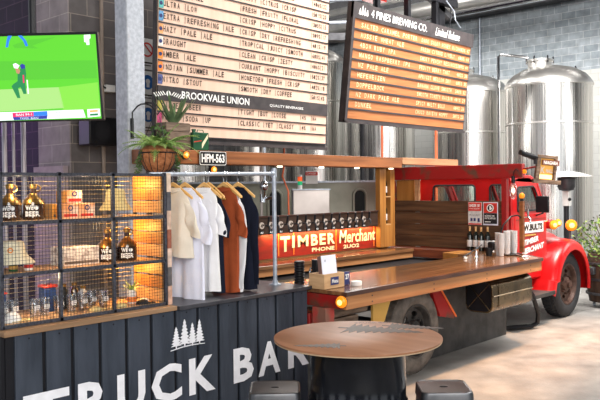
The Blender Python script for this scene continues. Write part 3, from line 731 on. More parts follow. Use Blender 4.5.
MB().box(8.235, 8.34, 6.02, 6.15, 1.371, 1.385).box(8.235, 8.34, 6.02, 6.15, 1.75, 1.765).build('niche_shelf', M['palewood'], t)
def wine(parent=None, name='wine_bottle', label='', cat='bottle', group=None, capm=None):
    t = thing(name, label, cat, (0, 0, 0), group)
    MB().lathe([(.001, 0), (.036, 0), (.037, .01), (.037, .19), (.030, .215), (.0145, .24), (.014, .285)], seg=18).build('glass', M['bottle'], t)
    MB().lathe([(.0152, .25), (.0155, .31), (.001, .312)], seg=14).build('foil_cap', capm or M['foil'], t)
    MB().lathe([(.0375, .05), (.0378, .051), (.0378, .135), (.0375, .136)], seg=18).build('label', M['label'], t)
    return t
wb = wine(group='wine bottles in the column niche', capm=M['bottle']); us = [False]
place(wb, us, (8.2875, 6.085, 1.3855), 'wine bottle with white label on the lower shelf of the column niche')
place(wb, us, (8.2875, 6.085, 1.7655), 'wine bottle with white label on the upper shelf of the column niche')
t = thing('rear_counter', 'varnished timber back counter below the red sign, joined to a red-brown side counter', 'counter', (7, 6, .9))
MB().box(5.0, 8.46, 5.72, 6.45, 1.005, 1.05).build('top', M['bartop'], t, bevel=.006)
MB().box(5.0, 8.46, 5.74, 5.78, .93, 1.003).build('front_fascia', M['fascia'], t)
MB().box(8.47, 8.70, 4.81, 6.45, .93, 1.05).build('side_counter', mat('redbrown', (.12, .03, .018), .3, c2=(.22, .06, .03), stretch=(1, .4, 4), coat=.3), t, bevel=.006)
MB().box(5.0, 8.44, 6.15, 6.20, 1.05, 1.068).build('ledge_lip', M['palewood'], t)
t = thing('painted_sign', 'red painted sign reading TIMBER Merchant PHONE along the back counter', 'sign', (6.8, 6.14, 1.07))
MB().box(5.3, 8.2, 6.10, 6.14, 1.072, 1.56).build('board', M['signred'], t)
for x in (6.20, 6.46, 7.25, 8.05):
    MB().box(x, x + .012, 6.096, 6.10, 1.09, 1.4).build('board_joint', mat('orange_joint', (.75, .20, .03), .5), t)
f_ = lambda *a, **k_: None
mb = MB(); ys = 6.097
xl = 6.10
mb.text('T', (6.235, ys, 1.135), X_, Z_, .165, .185, bold=.03)
mb.text('I', (6.435, ys, 1.175), X_, Z_, .045, .145, bold=.03)
for ch, xa, wd in (('M', 6.535, .19), ('B', 6.775, .13), ('E', 6.935, .115), ('R', 7.09, .14)):
    mb.text(ch, (xa, ys, 1.178), X_, Z_, wd, .138, bold=.03)
mb.text('Merchant', (7.32, ys, 1.172), X_, Z_, .76, .165, bold=.016, shear=.12)
mb.text('PHONE', (6.79, ys, 1.10), X_, Z_, .43, .050, bold=.03).text('2UO2', (7.40, ys, 1.10), X_, Z_, .33, .050, bold=.03)
mb.build('lettering', M['signor'], t, smooth=False)
t = thing('tap_board', 'dark board above the red sign carrying the row of beer taps', 'board', (6.8, 6.05, 1.4))
MB().box(5.45, 8.06, 6.03, 6.095, 1.365, 1.575).build('board', mat('tapboard_wood', (.035, .020, .014), .4, c2=(.06, .035, .025), stretch=(.5, 2, 5)), t, bevel=.004)
MB().box(5.45, 8.06, 6.018, 6.0295, 1.560, 1.578).build('top_edge', M['baredge'], t)
# a tap: roundel badge, name card, spout and lever
def tapproto():
    t = thing('beer_tap', '', 'beer tap', (0, 0, 0), 'beer taps on the dark board')
    MB().disc((0, -.013, 0), X_, Z_, .038, .012, 20).build('badge', mat('badge_beige', (.50, .42, .36), .5), t)
    MB().text('4', (-.025, -.0145, -.024), X_, Z_, .034, .048, bold=.04).disc((.022, -.0145, .004), X_, Z_, .012, .001, 12).build('badge_print', M['ink'], t, smooth=False)
    MB().box(-.03, .03, -.008, 0, -.105, -.055).build('name_card', M['blackmetal'], t)
    MB().text('ALE', (-.022, -.0095, -.09), X_, Z_, .044, .02, bold=.03).build('card_print', M['whitep'], t, smooth=False)
    MB().tube([(.072, .0, .0), (.072, -.05, .0), (.072, -.062, -.012), (.072, -.065, -.055)], .010, 8).build('spout', M['darksteel'], t)
    MB().tube([(.072, -.035, .0), (.075, -.045, .05), (.075, -.05, .10)], [.008, .013, .011], 8).build('lever', M['blackmetal'], t)
    return t
tp_ = tapproto(); us = [False]
txs = [5.86, 6.01, 6.17, 6.34, 6.49, 6.65, 6.81, 6.965, 7.12, 7.285, 7.44, 7.58, 7.74]
ordn = ['first', 'second', 'third', 'fourth', 'fifth', 'sixth', 'seventh', 'eighth', 'ninth', 'tenth', 'eleventh', 'twelfth', 'thirteenth']
for i, x in enumerate(txs):
    place(tp_, us, (x, 6.0295, 1.468), 'beer tap with round white badge, %s from the left end of the tap board' % ordn[i])

# ---------------------------------------------------------------- front bar
t = thing('bar_counter', 'long varnished timber bar top on the side of the red truck', 'bar counter', (6.4, 4.2, .9))
out = [(4.60, 3.76), (8.20, 3.76), (8.60, 4.26), (8.60, 4.6), (4.60, 4.6)]
MB().prism(out, (0, 0, 1.05), X_, Y_, .03).build('top', M['bartop'], t, bevel=.004)
out2 = [(4.61, 3.775), (8.19, 3.775), (8.58, 4.26), (8.58, 4.6), (4.61, 4.6)]
MB().prism([(4.598, 3.756), (8.202, 3.756), (8.61, 4.26), (8.58, 4.27), (8.19, 3.79), (4.598, 3.79)], (0, 0, 1.0515), X_, Y_, .034).build('edge_trim', M['baredge'], t)
MB().box(4.615, 8.19, 3.775, 3.815, .905, 1.017).build('fascia_board', M['fascia'], t, bevel=.004)
MB().obox((8.19, 3.775, .905), V((.62, .78, 0)), V((-.78, .62, 0)), Z_, .58, .03, .112).build('end_fascia', M['fascia'], t)
mb = MB()
for x in (4.95, 5.9, 6.9, 7.9):
    mb.box(x, x + .012, 3.772, 3.776, .93, .942).box(x, x + .012, 3.772, 3.776, .98, .992)
mb.build('bolt_heads', M['darksteel'], t)
MB().box(4.86, 4.93, 3.83, 4.6, .905, 1.015).build('cross_bearer', M['baredge'], t)
MB().box(8.06, 8.468, 4.80, 5.02, .94, 1.056).build('corner_deck', M['oak'], t, bevel=.004)
MB().box(8.06, 8.70, 4.60, 4.80, 1.00, 1.049).build('corner_top', M['bartop'], t)
# black merchandise counter
t = thing('merchandise_counter', 'charcoal boarded counter with large white TRUCK BAR lettering', 'counter', (3.3, 4.5, 0))
MB().box(1.98, 4.58, 4.185, 4.86, 0, 1.045).build('body', M['groove'], t)
gx = [2.015, 2.211, 2.40, 2.596, 2.795, 2.994, 3.197, 3.399, 3.595, 3.79, 4.0, 4.20, 4.405, 4.585]
for i in range(13):
    MB().box(gx[i] + .014, gx[i + 1] - .012, 4.165, 4.185, 0, 1.045).build('board', M['panel'], t, bevel=.003)
for i in range(3):
    MB().box(1.96, 1.98, 4.2 + i * .22, 4.40 + i * .22, 0, 1.045).build('end_board', M['groove'], t)
MB().box(1.96, 3.21, 4.155, 4.86, 1.046, 1.078).build('timber_top', mat('counter_edge_wood', (.20, .115, .06), .6, c2=(.33, .20, .11), scale=2, stretch=(.6, 4, 7), detail=6), t, bevel=.004)
MB().box(3.212, 4.60, 4.13, 4.86, 1.046, 1.075).build('black_top', mat('worn_black_top', (.022, .022, .028), .35, c2=(.06, .06, .07), scale=4, detail=8), t, bevel=.004)
mb = MB()
for ch, xa, xb in (('T', 2.07, 2.37), ('R', 2.43, 2.665), ('U', 2.715, 2.935), ('C', 2.985, 3.245), ('K', 3.31, 3.555), ('B', 3.735, 3.945), ('A', 3.995, 4.24), ('R', 4.33, 4.585)):
    mb2 = MB().text(ch, (xa, 4.162, .42), X_, Z_, xb - xa, .262, .001, bold=.035 if ch != 'C' else .03)
    mb2.build('letter', M['white'], t, smooth=False)
for dx, w_, h_ in ((3.20, .10, .155), (3.275, .11, .20), (3.345, .10, .165), (3.41, .10, .18)):
    MB().prism(pine(dx, .775, w_, h_, 7), (0, 4.161, 0), X_, Z_, .001).build('pine_tree', M['white'], t, smooth=False)
MB().prism([(3.15, .765), (3.25, .775), (3.35, .778), (3.46, .772), (3.46, .777), (3.35, .785), (3.25, .783), (3.15, .771)], (0, 4.161, 0), X_, Z_, .001).build('ground_stroke', M['white'], t, smooth=False)
mb = MB()
for i in range(13): mb.disc((gx[i] + .1, 4.1635, 1.02), X_, Z_, .006, .001, 8)
mb.build('screws', M['groove'], t)

# ---------------------------------------------------------------- red truck
T = thing('truck', 'red vintage flatbed truck with the timber bar built onto its tray', 'truck', (7.5, 5.4, 0))
# tray and headboard
MB().box(4.75, 8.74, 4.62, 6.42, .84, .90).build('tray_floor', M['black'], T)
MB().box(4.75, 10.6, 4.80, 4.90, .58, .80).build('chassis_rail', M['darksteel'], T)
MB().box(4.75, 10.6, 5.85, 5.95, .58, .80).build('chassis_rail', M['darksteel'], T)
MB().box(4.75, 5.55, 4.28, 4.45, .725, .85).build('side_timber', M['weathered'], T, bevel=.005)
MB().box(4.76, 5.50, 4.36, 4.52, .56, .69).build('lower_timber', M['weathered'], T)
hb = MB()
for i in range(4):
    z0 = 1.055 + i * .161
    hb.box(8.72, 8.76, 4.53, 6.22, z0, z0 + .157)
hb.build('headboard', M['headboard'], T, bevel=.003)
MB().box(8.70, 8.78, 4.26, 6.32, 1.988, 2.168).build('header_beam', M['redrust'], T, bevel=.006)
MB().box(8.70, 8.77, 4.475, 4.545, .90, 1.986).build('header_post', M['redrust'], T, bevel=.004)
MB().box(8.70, 8.77, 6.225, 6.29, .90, 1.986).build('header_post', M['redrust'], T, bevel=.004)
for i in range(2):
    MB().box(8.765, 8.79, 6.22 - .15 * (i + 1), 6.218 - .15 * i, 1.0, 1.986).build('upright_board', M['oak'], T)
MB().box(8.73, 8.78, 5.825, 5.885, 1.70, 1.986).build('upright_batten', M['beam2'], T)
# cab shell
def face_x(name, out, x, d, holes=(), m_=M['red'], **k):      # faces -x ; outline given as (-y, z)
    return MB().prism(out, (x, 0, 0), NY, Z_, d, holes).build(name, m_, T, **k)
yr, yl = 4.50, 5.90
w1 = rrect(-5.67, -5.02, 1.60, 1.905, .05); w2 = rrect(-4.80, -4.56, 1.60, 1.905, .05)
face_x('cab_rear_wall', rrect(-yl, -yr, .66, 2.03, .09), 8.88, .05, [w1, w2], bevel=.012)
MB().tube([(8.875, -p[0], p[1]) for p in w1 + w1[:1]], .012, 6).tube([(8.875, -p[0], p[1]) for p in w2 + w2[:1]], .012, 6).build('window_seal', M['rubberD'], T)
MB().box(8.90, 8.905, 5.02, 5.67, 1.60, 1.905).box(8.90, 8.905, 4.56, 4.80, 1.60, 1.905).build('rear_glass', M['glassdark'], T)
side = [(8.90, .62), (9.93, .62), (9.93, 1.50), (9.80, 1.66), (9.62, 1.93), (9.56, 1.99), (9.46, 2.03), (9.02, 2.03), (8.93, 2.0), (8.90, 1.93)]
hole = [(9.05, 1.57), (9.05, 1.84), (9.08, 1.87), (9.50, 1.88), (9.555, 1.85), (9.76, 1.585), (9.74, 1.56), (9.07, 1.55)]
MB().prism(side, (0, 4.50, 0), X_, Z_, .05, [hole]).build('cab_side', M['red'], T, bevel=.014)
MB().tube([(p[0], 4.497, p[1]) for p in hole + hole[:1]], .012, 6).build('window_seal', M['rubberD'], T)
MB().box(9.04, 9.76, 4.52, 4.524, 1.56, 1.88).build('side_glass', M['glassdark'], T)
MB().prism(side, (0, 5.86, 0), X_, Z_, .05, [hole]).build('cab_far_side', M['red'], T, bevel=.014)
MB().prism([(8.97, .64), (9.89, .64), (9.89, 1.51), (8.97, 1.51)], (0, 4.492, 0), X_, Z_, .012).build('door_skin', M['red'], T, bevel=.012)
rings = []
for y, dz, dx in ((4.50, -.055, .05), (4.56, -.012, .02), (4.75, .015, 0), (5.2, .03, 0), (5.65, .015, 0), (5.84, -.012, .02), (5.90, -.055, .05)):
    rings.append([V((8.90 + dx, y, 1.95)), V((8.92 + dx, y, 2.02 + dz)), V((9.1, y, 2.045 + dz)), V((9.4, y, 2.05 + dz)), V((9.58 - dx, y, 2.01 + dz)), V((9.64 - dx, y, 1.93)), V((9.58, y, 1.93)), V((9.2, y, 1.94))])
MB().loft(rings).build('roof', M['red'], T, bevel=.01)
MB().box(8.93, 9.9, 4.56, 5.85, .62, .70).build('cab_floor', M['darksteel'], T)
MB().box(8.96, 9.2, 4.66, 5.8, .98, 1.5).build('seat', mat('seat_vinyl', (.05, .03, .025), .5), T, bevel=.05)
MB().obox((9.62, 4.56, 1.95), (.62, 0, -.78), (.01, 0, 0), Y_, .55, 1, 1.28).build('windscreen', M['glassdark'], T)
for y in (4.50, 5.17, 5.85):
    MB().obox((9.60, y, 1.96), V((.56, 0, -.80)).normalized(), Y_, V((.80, 0, .56)).normalized(), .56, .05, .04).build('screen_pillar', M['red'], T, bevel=.008)
mb = MB(); c = V((9.52, 4.85, 1.55)); ax = V((-.5, 0, .86)); b1 = V((0, 1, 0)); b2 = ax.cross(b1)
mb.tube([c + (b1 * math.cos(a * PI / 10) + b2 * math.sin(a * PI / 10)) * .2 for a in range(21)], .014, 6)
for a in (0, 2.1, 4.2): mb.cyl(c, c + (b1 * math.cos(a) + b2 * math.sin(a)) * .2, .01, seg=6)
mb.build('steering_wheel', M['blackmetal'], T)
# cowl and bonnet
def hoodring(x, yc, hw, zt, zb, p=2.6, n=22):
    r = []
    for k in range(n + 1):
        a = PI * k / n; cx, sx_ = math.cos(a), math.sin(a)
        r.append(V((x, yc - hw * math.copysign(abs(cx) ** (2 / p), cx), zb + (zt - zb) * abs(sx_) ** (2 / p))))
    return r
rs = [hoodring(9.80, 5.2, .70, 1.52, .75), hoodring(9.93, 5.2, .69, 1.54, .75), hoodring(10.10, 5.2, .66, 1.50, .75), hoodring(10.26, 5.2, .61, 1.40, .75), hoodring(10.36, 5.2, .56, 1.27, .75),
      hoodring(10.6, 5.2, .55, 1.22, .75), hoodring(11.0, 5.2, .52, 1.19, .75), hoodring(11.18, 5.2, .48, 1.13, .75), hoodring(11.26, 5.2, .40, 1.0, .75)]
MB().loft(rs).build('bonnet', M['red'], T, angle=50)
for k in range(5):
    MB().box(11.22 + .012 * 0, 11.29, 4.95 + k * .11, 4.99 + k * .11, .74, 1.0).build('grille_bar', M['whitep'], T)
MB().box(11.25, 11.40, 4.35, 6.05, .52, .64).build('bumper', M['darksteel'], T, bevel=.02)
# front fender
def fender(yo, yi, name):
    cx, cz, ro = 10.36, .47, .63
    prof = []
    path = [(9.42, .44), (9.56, .46)]
    pts = []
    for a in range(178, -18, -9):
        pts.append((cx + ro * math.cos(math.radians(a)) * 1.0, cz + ro * math.sin(math.radians(a)), math.cos(math.radians(a)), math.sin(math.radians(a))))
    pts = [(9.60, .43, -.9, .42), (9.66, .60, -.93, .36)] + pts[1:]
    rings = []
    sgn = 1 if yi > yo else -1
    for x, z, nx, nz in pts:
        o = V((x, 0, z)); nrm = V((nx, 0, nz)); r = []
        for dy, dn in ((.0, -.13), (.0, -.06), (.025, -.012), (.08, .015), (.20, .03), (abs(yi - yo), .03), (abs(yi - yo), .0), (.20, .0), (.08, -.015), (.045, -.04), (.025, -.07), (.02, -.13)):
            r.append(o + nrm * dn + Y_ * (yo + sgn * dy))
        rings.append(r)
    return MB().loft(rings).build(name, M['red'], T, angle=50)
fender(4.28, 4.95, 'fender'); fender(6.12, 5.45, 'fender')
MB().box(9.93, 10.9, 4.66, 4.80, .66, 1.10).build('inner_wing', M['red'], T, bevel=.05)
# wheels
def wheel(cx, cy, cz, R, wd, dirn, rubber, rim, holes=6, name='wheel'):
    """outer face at y=cy, body behind it (towards +y)"""
    e = bpy.data.objects.new(name, None); col.objects.link(e); e.parent = T; e.location = V((cx, cy, cz)) - T.location
    def B(mb, n_, m_, **k): return mb.build(n_, m_, e, org=(0, 0, 0), **k)
    rr = R * .60
    prof = [(rr, .02), (rr + .02, .0), (R * .78, -.018), (R * .90, -.005), (R * .955, .012), (R * .985, .04), (R, .07), (R, wd - .07), (R * .985, wd - .04), (R * .9, wd), (rr, wd), (rr, .02)]
    B(MB().lathe([(a, b) for a, b in prof], (0, 0, 0), 56, 'y'), 'tyre', rubber)
    mb = MB()
    nb = 44
    for i in range(nb):
        a = 2 * PI * i / nb; ca, sa = math.cos(a), math.sin(a)
        for q, (y0, y1) in enumerate(((.03, .075), (wd * .5 - .035, wd * .5 + .035), (wd - .075, wd - .03))):
            a2 = a + (.07 if q == 1 else 0); ca, sa = math.cos(a2), math.sin(a2)
            rad = V((ca, 0, sa)); tg = V((-sa, 0, ca))
            mb.obox(rad * (R - .012) + tg * -.02 + Y_ * y0, tg, Y_, rad, .040, y1 - y0, .022 if q == 1 else .014)
    tr = B(mb, 'tread', rubber); tr['kind'] = 'stuff'
    B(MB().lathe([(rr + .012, .0), (rr + .015, .03), (rr - .02, .05), (rr - .02, wd - .03), (rr - .035, wd - .03), (rr - .035, .045), (rr - .01, .0), (rr + .012, .0)], (0, 0, 0), 40, 'y'), 'rim', rim)
    hs = []
    for i in range(holes):
        a = 2 * PI * i / holes + .3; c_ = (math.cos(a) * rr * .66, math.sin(a) * rr * .66); h_ = []
        for k_ in range(12):
            b_ = 2 * PI * k_ / 12; lx, ly = .030 * math.cos(b_), .052 * math.sin(b_)
            h_.append((c_[0] + lx * math.cos(a) - ly * math.sin(a), c_[1] + lx * math.sin(a) + ly * math.cos(a)))
        hs.append(h_)
    o_ = [((rr - .02) * math.cos(2 * PI * i / 40), (rr - .02) * math.sin(2 * PI * i / 40)) for i in range(40)]
    B(MB().prism(o_, (0, .055, 0), X_, Z_, .02, hs), 'wheel_disc', rim)
    B(MB().lathe([(.11, .055), (.10, .02), (.06, .0), (.055, -.03), (.001, -.035)], (0, 0, 0), 24, 'y'), 'hub', rim)
    mb = MB()
    for i in range(8):
        a = 2 * PI * i / 8; mb.cyl((.135 * math.cos(a), .055, .135 * math.sin(a)), (.135 * math.cos(a), .02, .135 * math.sin(a)), .014, seg=6)
    B(mb, 'wheel_nuts', rim)
wheel(10.38, 4.38, .47, .47, .24, 1, M['rubberD'], M['rim'])
wheel(10.38, 6.0, .47, .47, .24, 1, M['rubberD'], M['rim'])
wheel(6.25, 4.20, .435, .435, .24, 1, M['rubber'], M['rimg'])
wheel(6.25, 6.1, .435, .435, .24, 1, M['rubber'], M['rimg'])
MB().cyl((6.25, 4.45, .44), (6.25, 6.1, .44), .07, seg=12).build('rear_axle', M['darksteel'], T)
MB().cyl((10.38, 4.62, .47), (10.38, 6.0, .47), .05, seg=12).build('front_axle', M['darksteel'], T)
# mudflap, yellow panel, step, fuel tank
MB().prism([(6.50, .90), (6.62, .90), (7.02, .49), (6.99, .46), (6.72, .52), (6.62, .70)], (0, 4.22, 0), X_, Z_, .04).build('red_mudguard', M['redrust'], T, bevel=.004)
MB().tube([(6.64, 4.215, .90), (7.03, 4.215, .48)], .010, 6).build('mudguard_edge', M['amberglass'] if False else mat('orange_edge', (.75, .16, .04), .5), T)
MB().prism([(5.58, .89), (5.92, .89), (5.76, .60), (5.58, .52)], (0, 4.24, 0), X_, Z_, .03).build('yellow_panel', M['yellow'], T, bevel=.004)
MB().box(8.80, 9.70, 4.27, 4.78, .41, .465).build('step', M['plinth'], T, bevel=.006)
MB().box(8.85, 9.66, 4.62, 4.68, .465, .64).build('step_riser', M['blackmetal'], T)
ft = MB().prism([(4.00 - 0 + 0, 0)] * 0 + rrect(-4.21, -3.88, .515, .865, .085, 6), (7.22, 0, 0), NY, Z_, .95).build('fuel_tank', M['fueltank'], T, bevel=.006)
MB().prism(rrect(-4.195, -3.895, .53, .85, .08, 6), (7.217, 0, 0), NY, Z_, .003).build('tank_end_face', M['blackmetal'], T)
MB().tube([(7.212, 4.19, .85), (7.205, 4.05, .70), (7.212, 3.90, .535)], .006, 6).tube([(7.212, 3.91, .84), (7.212, 4.19, .54)], .003, 6).build('tank_end_crease', M['fueltank'], T)
MB().obox((7.60, 3.93, .866), (1, 0, 0), Y_, Z_, .10, .10, .03).build('filler_cap', M['fueltank'], T, bevel=.005)
MB().tube([(7.22, 3.874, .70), (8.17, 3.874, .70)], .008, 6).tube([(7.35, 3.876, .56), (7.35, 3.876, .84)], .004, 6).build('tank_strap', M['fueltank'], T)
MB().box(7.3, 7.36, 3.95, 4.15, .86, .905).box(8.0, 8.06, 3.95, 4.15, .86, .905).build('tank_hanger', M['darksteel'], T)
# red end post under the bar
MB().box(4.59, 4.70, 3.975, 4.125, .0, .903).build('red_post', M['redpost'], T, bevel=.004)
MB().box(4.62, 4.66, 3.83, 4.59, .905, 1.012).build('red_end_board', M['redrust'], T, bevel=.004)
MB().box(4.60, 4.74, 4.17, 4.62, .55, .84).build('red_rear_box', M['redrust'], T, bevel=.006)
# door lettering
mb = MB().box(9.15, 9.79, 4.482, 4.489, 1.255, 1.40).build('name_plate', M['whitep'], T)
MB().text('W.BULTS', (9.19, 4.480, 1.285), X_, Z_, .56, .09, .001, bold=.05).build('plate_lettering', M['ink'], T, smooth=False)
MB().box(9.17, 9.55, 4.480, 4.486, 1.215, 1.235).build('yellow_underline', M['yellow'], T)
sl = V((1, 0, .10)).normalized()
mb = MB().text('TIMBER', (9.18, 4.478, 1.09), sl, Z_, .45, .075, .001, bold=.05, shear=.15).text('MERCHANT', (9.14, 4.478, .97), sl, Z_, .66, .08, .001, bold=.05, shear=.15)
mb.build('door_lettering', M['whitep'], T, smooth=False)
MB().box(8.99, 9.87, 4.485, 4.492, 1.435, 1.445).build('door_swage', M['redrust'], T)
MB().tube([(9.83, 4.49, 1.40), (9.83, 4.45, 1.40), (9.74, 4.44, 1.40)], .012, 8).build('door_handle', M['chrome'], T)
# mirror and lamps
MB().tube([(9.60, 4.50, 1.48), (9.42, 4.32, 1.52), (9.41, 4.30, 1.70)], .012, 8).build('mirror_arm', M['blackmetal'], T)
MB().box(9.37, 9.41, 4.22, 4.40, 1.53, 1.75).build('mirror', M['blackmetal'], T, bevel=.012)
def amber(c, r, ax, nm, hous=M['darksteel']):
    c = V(c); ax = V(ax).normalized()
    MB().tube([c - ax * .05, c - ax * .01], [r * .8, r * 1.05], 18).build(nm + '_housing', hous, T)
    MB().tube([c - ax * .01, c + ax * .012, c + ax * .03], [r, r * .85, r * .3], 18).build(nm + '_lens', M['amberglass'], T)
    MB().tube([c + ax * .028, c + ax * .034], [r * .45, r * .3], 14).build(nm + '_bulb', M['hotbulb'], T)
amber((10.02, 4.43, 1.335), .065, (-.6, -.8, .0), 'cowl_marker_lamp'); amber((10.16, 4.43, 1.355), .055, (-.6, -.8, 0), 'cowl_marker_lamp')
MB().box(9.98, 10.2, 4.46, 4.62, 1.28, 1.40).build('lamp_mount', M['red'], T, bevel=.03)
MB().cyl((10.66, 4.47, 1.02), (10.66, 4.47, 1.22), .015, seg=8).build('lamp_stalk', M['darksteel'], T)
amber((10.66, 4.45, 1.30), .085, (-.8, -.6, 0), 'indicator_lamp')
amber((4.575, 3.80, .972), .050, (-1, -.25, 0), 'tail_lamp', M['baredge'])
MB().box(8.705, 8.735, 4.21, 4.258, 2.04, 2.09).build('amber_end_lamp', M['amberglass'], T, bevel=.01)
point('tail_lamp_glow', (4.40, 3.70, .97), .25, (1, .5, .1), .05); point('indicator_glow', (10.50, 4.25, 1.28), .25, (1, .5, .1), .05); point('marker_glow', (9.95, 4.20, 1.34), .3, (1, .5, .1), .05)

# plinth standing below the tray
single('plinth', MB().box(6.74, 8.655, 4.46, 4.60, 0, .835), M['plinth'], 'dark scuffed panel standing on the floor under the bar behind the rear wheel', 'panel', (7.7, 4.5, 0), bevel=.006)
t = thing('air_hose', 'black hoses lying on the floor behind the dark panel and rising to the truck', 'hose', (8.9, 4.7, 0))
MB().tube([(8.68, 4.63, .045), (8.9, 4.52, .04), (9.18, 4.38, .035), (9.26, 4.33, .08), (9.22, 4.30, .22), (9.02, 4.28, .48), (8.92, 4.34, .62)], .030, 8).build('hose', M['blackmetal'], t)
MB().tube([(8.68, 4.74, .03), (8.95, 4.60, .03), (9.22, 4.46, .03)], .022, 8).build('lower_hose', M['darksteel'], t)

# posters on headboard
def poster(y1, y0, base, head, label):
    t = thing('poster', label, 'poster', (8.71, (y0 + y1) / 2, 1.38))
    MB().box(8.712, 8.718, y0, y1, 1.38, 1.68).build('sheet', base, t)
    return t
t = poster(5.03, 4.83, M['label'], None, 'red and white notice on the brown headboard above the wine bottles')
MB().box(8.708, 8.712, 4.835, 5.025, 1.565, 1.675).box(8.708, 8.712, 4.835, 5.025, 1.385, 1.40).build('red_band', M['posterred'], t)
MB().text('UNDER 18?', (8.706, 5.01, 1.615), NY, Z_, .155, .04, .001, bold=.04).text('ID MUST BE SHOWN', (8.706, 5.01, 1.585), NY, Z_, .15, .018, .001).build('white_lettering', M['whitep'], t, smooth=False)
MB().box(8.708, 8.712, 4.965, 4.995, 1.43, 1.47).box(8.708, 8.712, 4.92, 4.95, 1.43, 1.47).box(8.708, 8.712, 4.86, 4.89, 1.42, 1.47).build('pictograms', M['navy'], t)
MB().text('NO ID NO SERVICE', (8.709, 5.01, 1.50), NY, Z_, .15, .02, .001).build('small_print', M['ink'], t, smooth=False)
t = poster(4.81, 4.60, M['paper'], None, 'black and red notice with round hand symbol, right edge of the brown headboard')
MB().box(8.708, 8.712, 4.61, 4.80, 1.54, 1.67).build('red_band', M['posterred'], t)
MB().box(8.708, 8.712, 4.61, 4.80, 1.40, 1.538).build('black_band', M['black'], t)
MB().disc((8.706, 4.705, 1.605), NY, Z_, .052, .002, 20).build('symbol_ground', M['black'], t)
MB().disc((8.704, 4.705, 1.605), NY, Z_, .050, .002, 20, .038).box(8.702, 8.704, 4.69, 4.715, 1.58, 1.63).box(8.702, 8.704, 4.675, 4.69, 1.59, 1.61).build('hand_symbol', M['whitep'], t)
MB().text('ALCOHOL CAN\nNOT BE SUPPLIED', (8.706, 4.785, 1.46), NY, Z_, .155, .055, .001, bold=.02).box(8.704, 8.707, 4.70, 4.78, 1.42, 1.43).build('white_lettering', M['whitep'], t, smooth=False)

# lit sign box hanging at the right end of the header beam
sr = V((.675, -.725, -.10)).normalized(); su = V((0, 0, 1)) - sr * sr.z; su.normalize(); su = (su + sr * .02).normalized(); sn = sr.cross(su)
so = V((8.545, 4.02, 1.925))
t = thing('sign_box', 'small lit sign box in a rough timber frame hanging above the cab door', 'sign', so)
w_, h_ = .245, .345
for nme, a, b, lw, lh in (('frame_bottom', -.02, -.0, w_ + .09, .05), ('frame_top', 0, h_ - .04, w_, .04), ('frame_side', 0, .05, .045, h_ - .09), ('frame_side', w_ - .03, .05, .03, h_ - .09)):
    MB().obox(so + sr * a + su * b - sn * .06, sr, su, sn, lw, lh, .075).build(nme, M['weathered'], t, bevel=.004)
MB().obox(so + sr * .045 + su * .05 - sn * .05, sr, su, sn, w_ - .075, h_ - .09, .012).build('lit_panel', mat('lit_panel', (.8, .5, .15), .5, emit=(1, .50, .08), estr=.32, c2=(.5, .22, .05), scale=4), t)
MB().obox(so + sr * .05 + su * .06 - sn * .036, sr, su, sn, w_ - .085, .05, .01).build('glow_strip', M['bulb'], t)
MB().obox(so + sr * .06 + su * .225 - sn * .01, sr, su, sn, .205, .065, .03).build('name_board', mat('name_board', (.18, .055, .03), .5), t)
mb = MB().text('NIAGARA', so + sr * .075 + su * .235 + sn * .022, sr, su, .175, .043, .001, bold=.04).text('HALL', so + sr * .13 + su * .135 - sn * .03, sr, su, .085, .045, .001, bold=.04)
mb.text('K', so + sr * .065 + su * .13 - sn * .03, sr, su, .05, .075, .001, bold=.02); mb.build('lettering', M['whitep'], t, smooth=False)
MB().tube([V((8.76, 4.27, 2.10)), so + su * .2 + sr * .01 - sn * .03], .012, 8).build('bracket_arm', M['redrust'], t)
t = thing('spotlight', 'black cylindrical spotlight clamped to the timber frame of the lit sign box', 'spotlight', (8.44, 4.14, 2.29))
MB().tube([(8.40, 4.13, 2.295), (8.47, 4.10, 2.27), (8.57, 4.01, 2.225)], [.030, .033, .036], 14).build('body', M['blackmetal'], t)
MB().tube([(8.395, 4.132, 2.296), (8.40, 4.13, 2.295)], .032, 14).build('lens_ring', M['blackmetal'], t)
MB().box(8.535, 8.575, 3.99, 4.03, 2.15, 2.24).build('clamp', M['darksteel'], t)

# ---------------------------------------------------------------- wire display cabinet
cx0, cx1, cx2, cx3 = 1.99, 2.368, 2.755, 3.175
cy0, cy1 = 4.24, 4.60
t = thing('display_cabinet', 'black wire mesh display cabinet with timber shelves on the counter', 'cabinet', (2.6, 4.42, 1.08))
fr_m = mat('cabinet_frame', (.022, .023, .03), .45, c2=(.06, .063, .08), scale=70, stretch=(1, 1, 1))
zs = [1.092, 1.395, 1.705, 1.998]
for x in (cx0, cx1, cx2, cx3):
    for y in (cy0, cy1):
        if y == cy1 and x in (cx1, cx2): continue
        MB().box(x - .010, x + .010, y - .010, y + .010, 1.08, 2.012).build('post', fr_m, t)
for y in (cy0, cy1):
    for z in zs:
        MB().box(cx0, cx3, y - .010, y + .010, z - .011, z + .009).build('rail', fr_m, t)
for x in (cx0, cx3):
    MB().box(x - .009, x + .009, cy0, cy1, 1.988, 2.008).build('top_side_rail', fr_m, t)
for z in (1.095, 1.397, 1.707):
    MB().box(cx0 + .012, cx3 - .012, cy0 + .012, cy1 - .012, z - .008, z + .008).build('shelf', M['crate'], t)
wire = mat('mesh_wire', (.012, .011, .010), .5, .0)
wireg = mat('mesh_wire_lit', (.60, .46, .24), .4, .2)  # warm light on the rear wires put into their colour
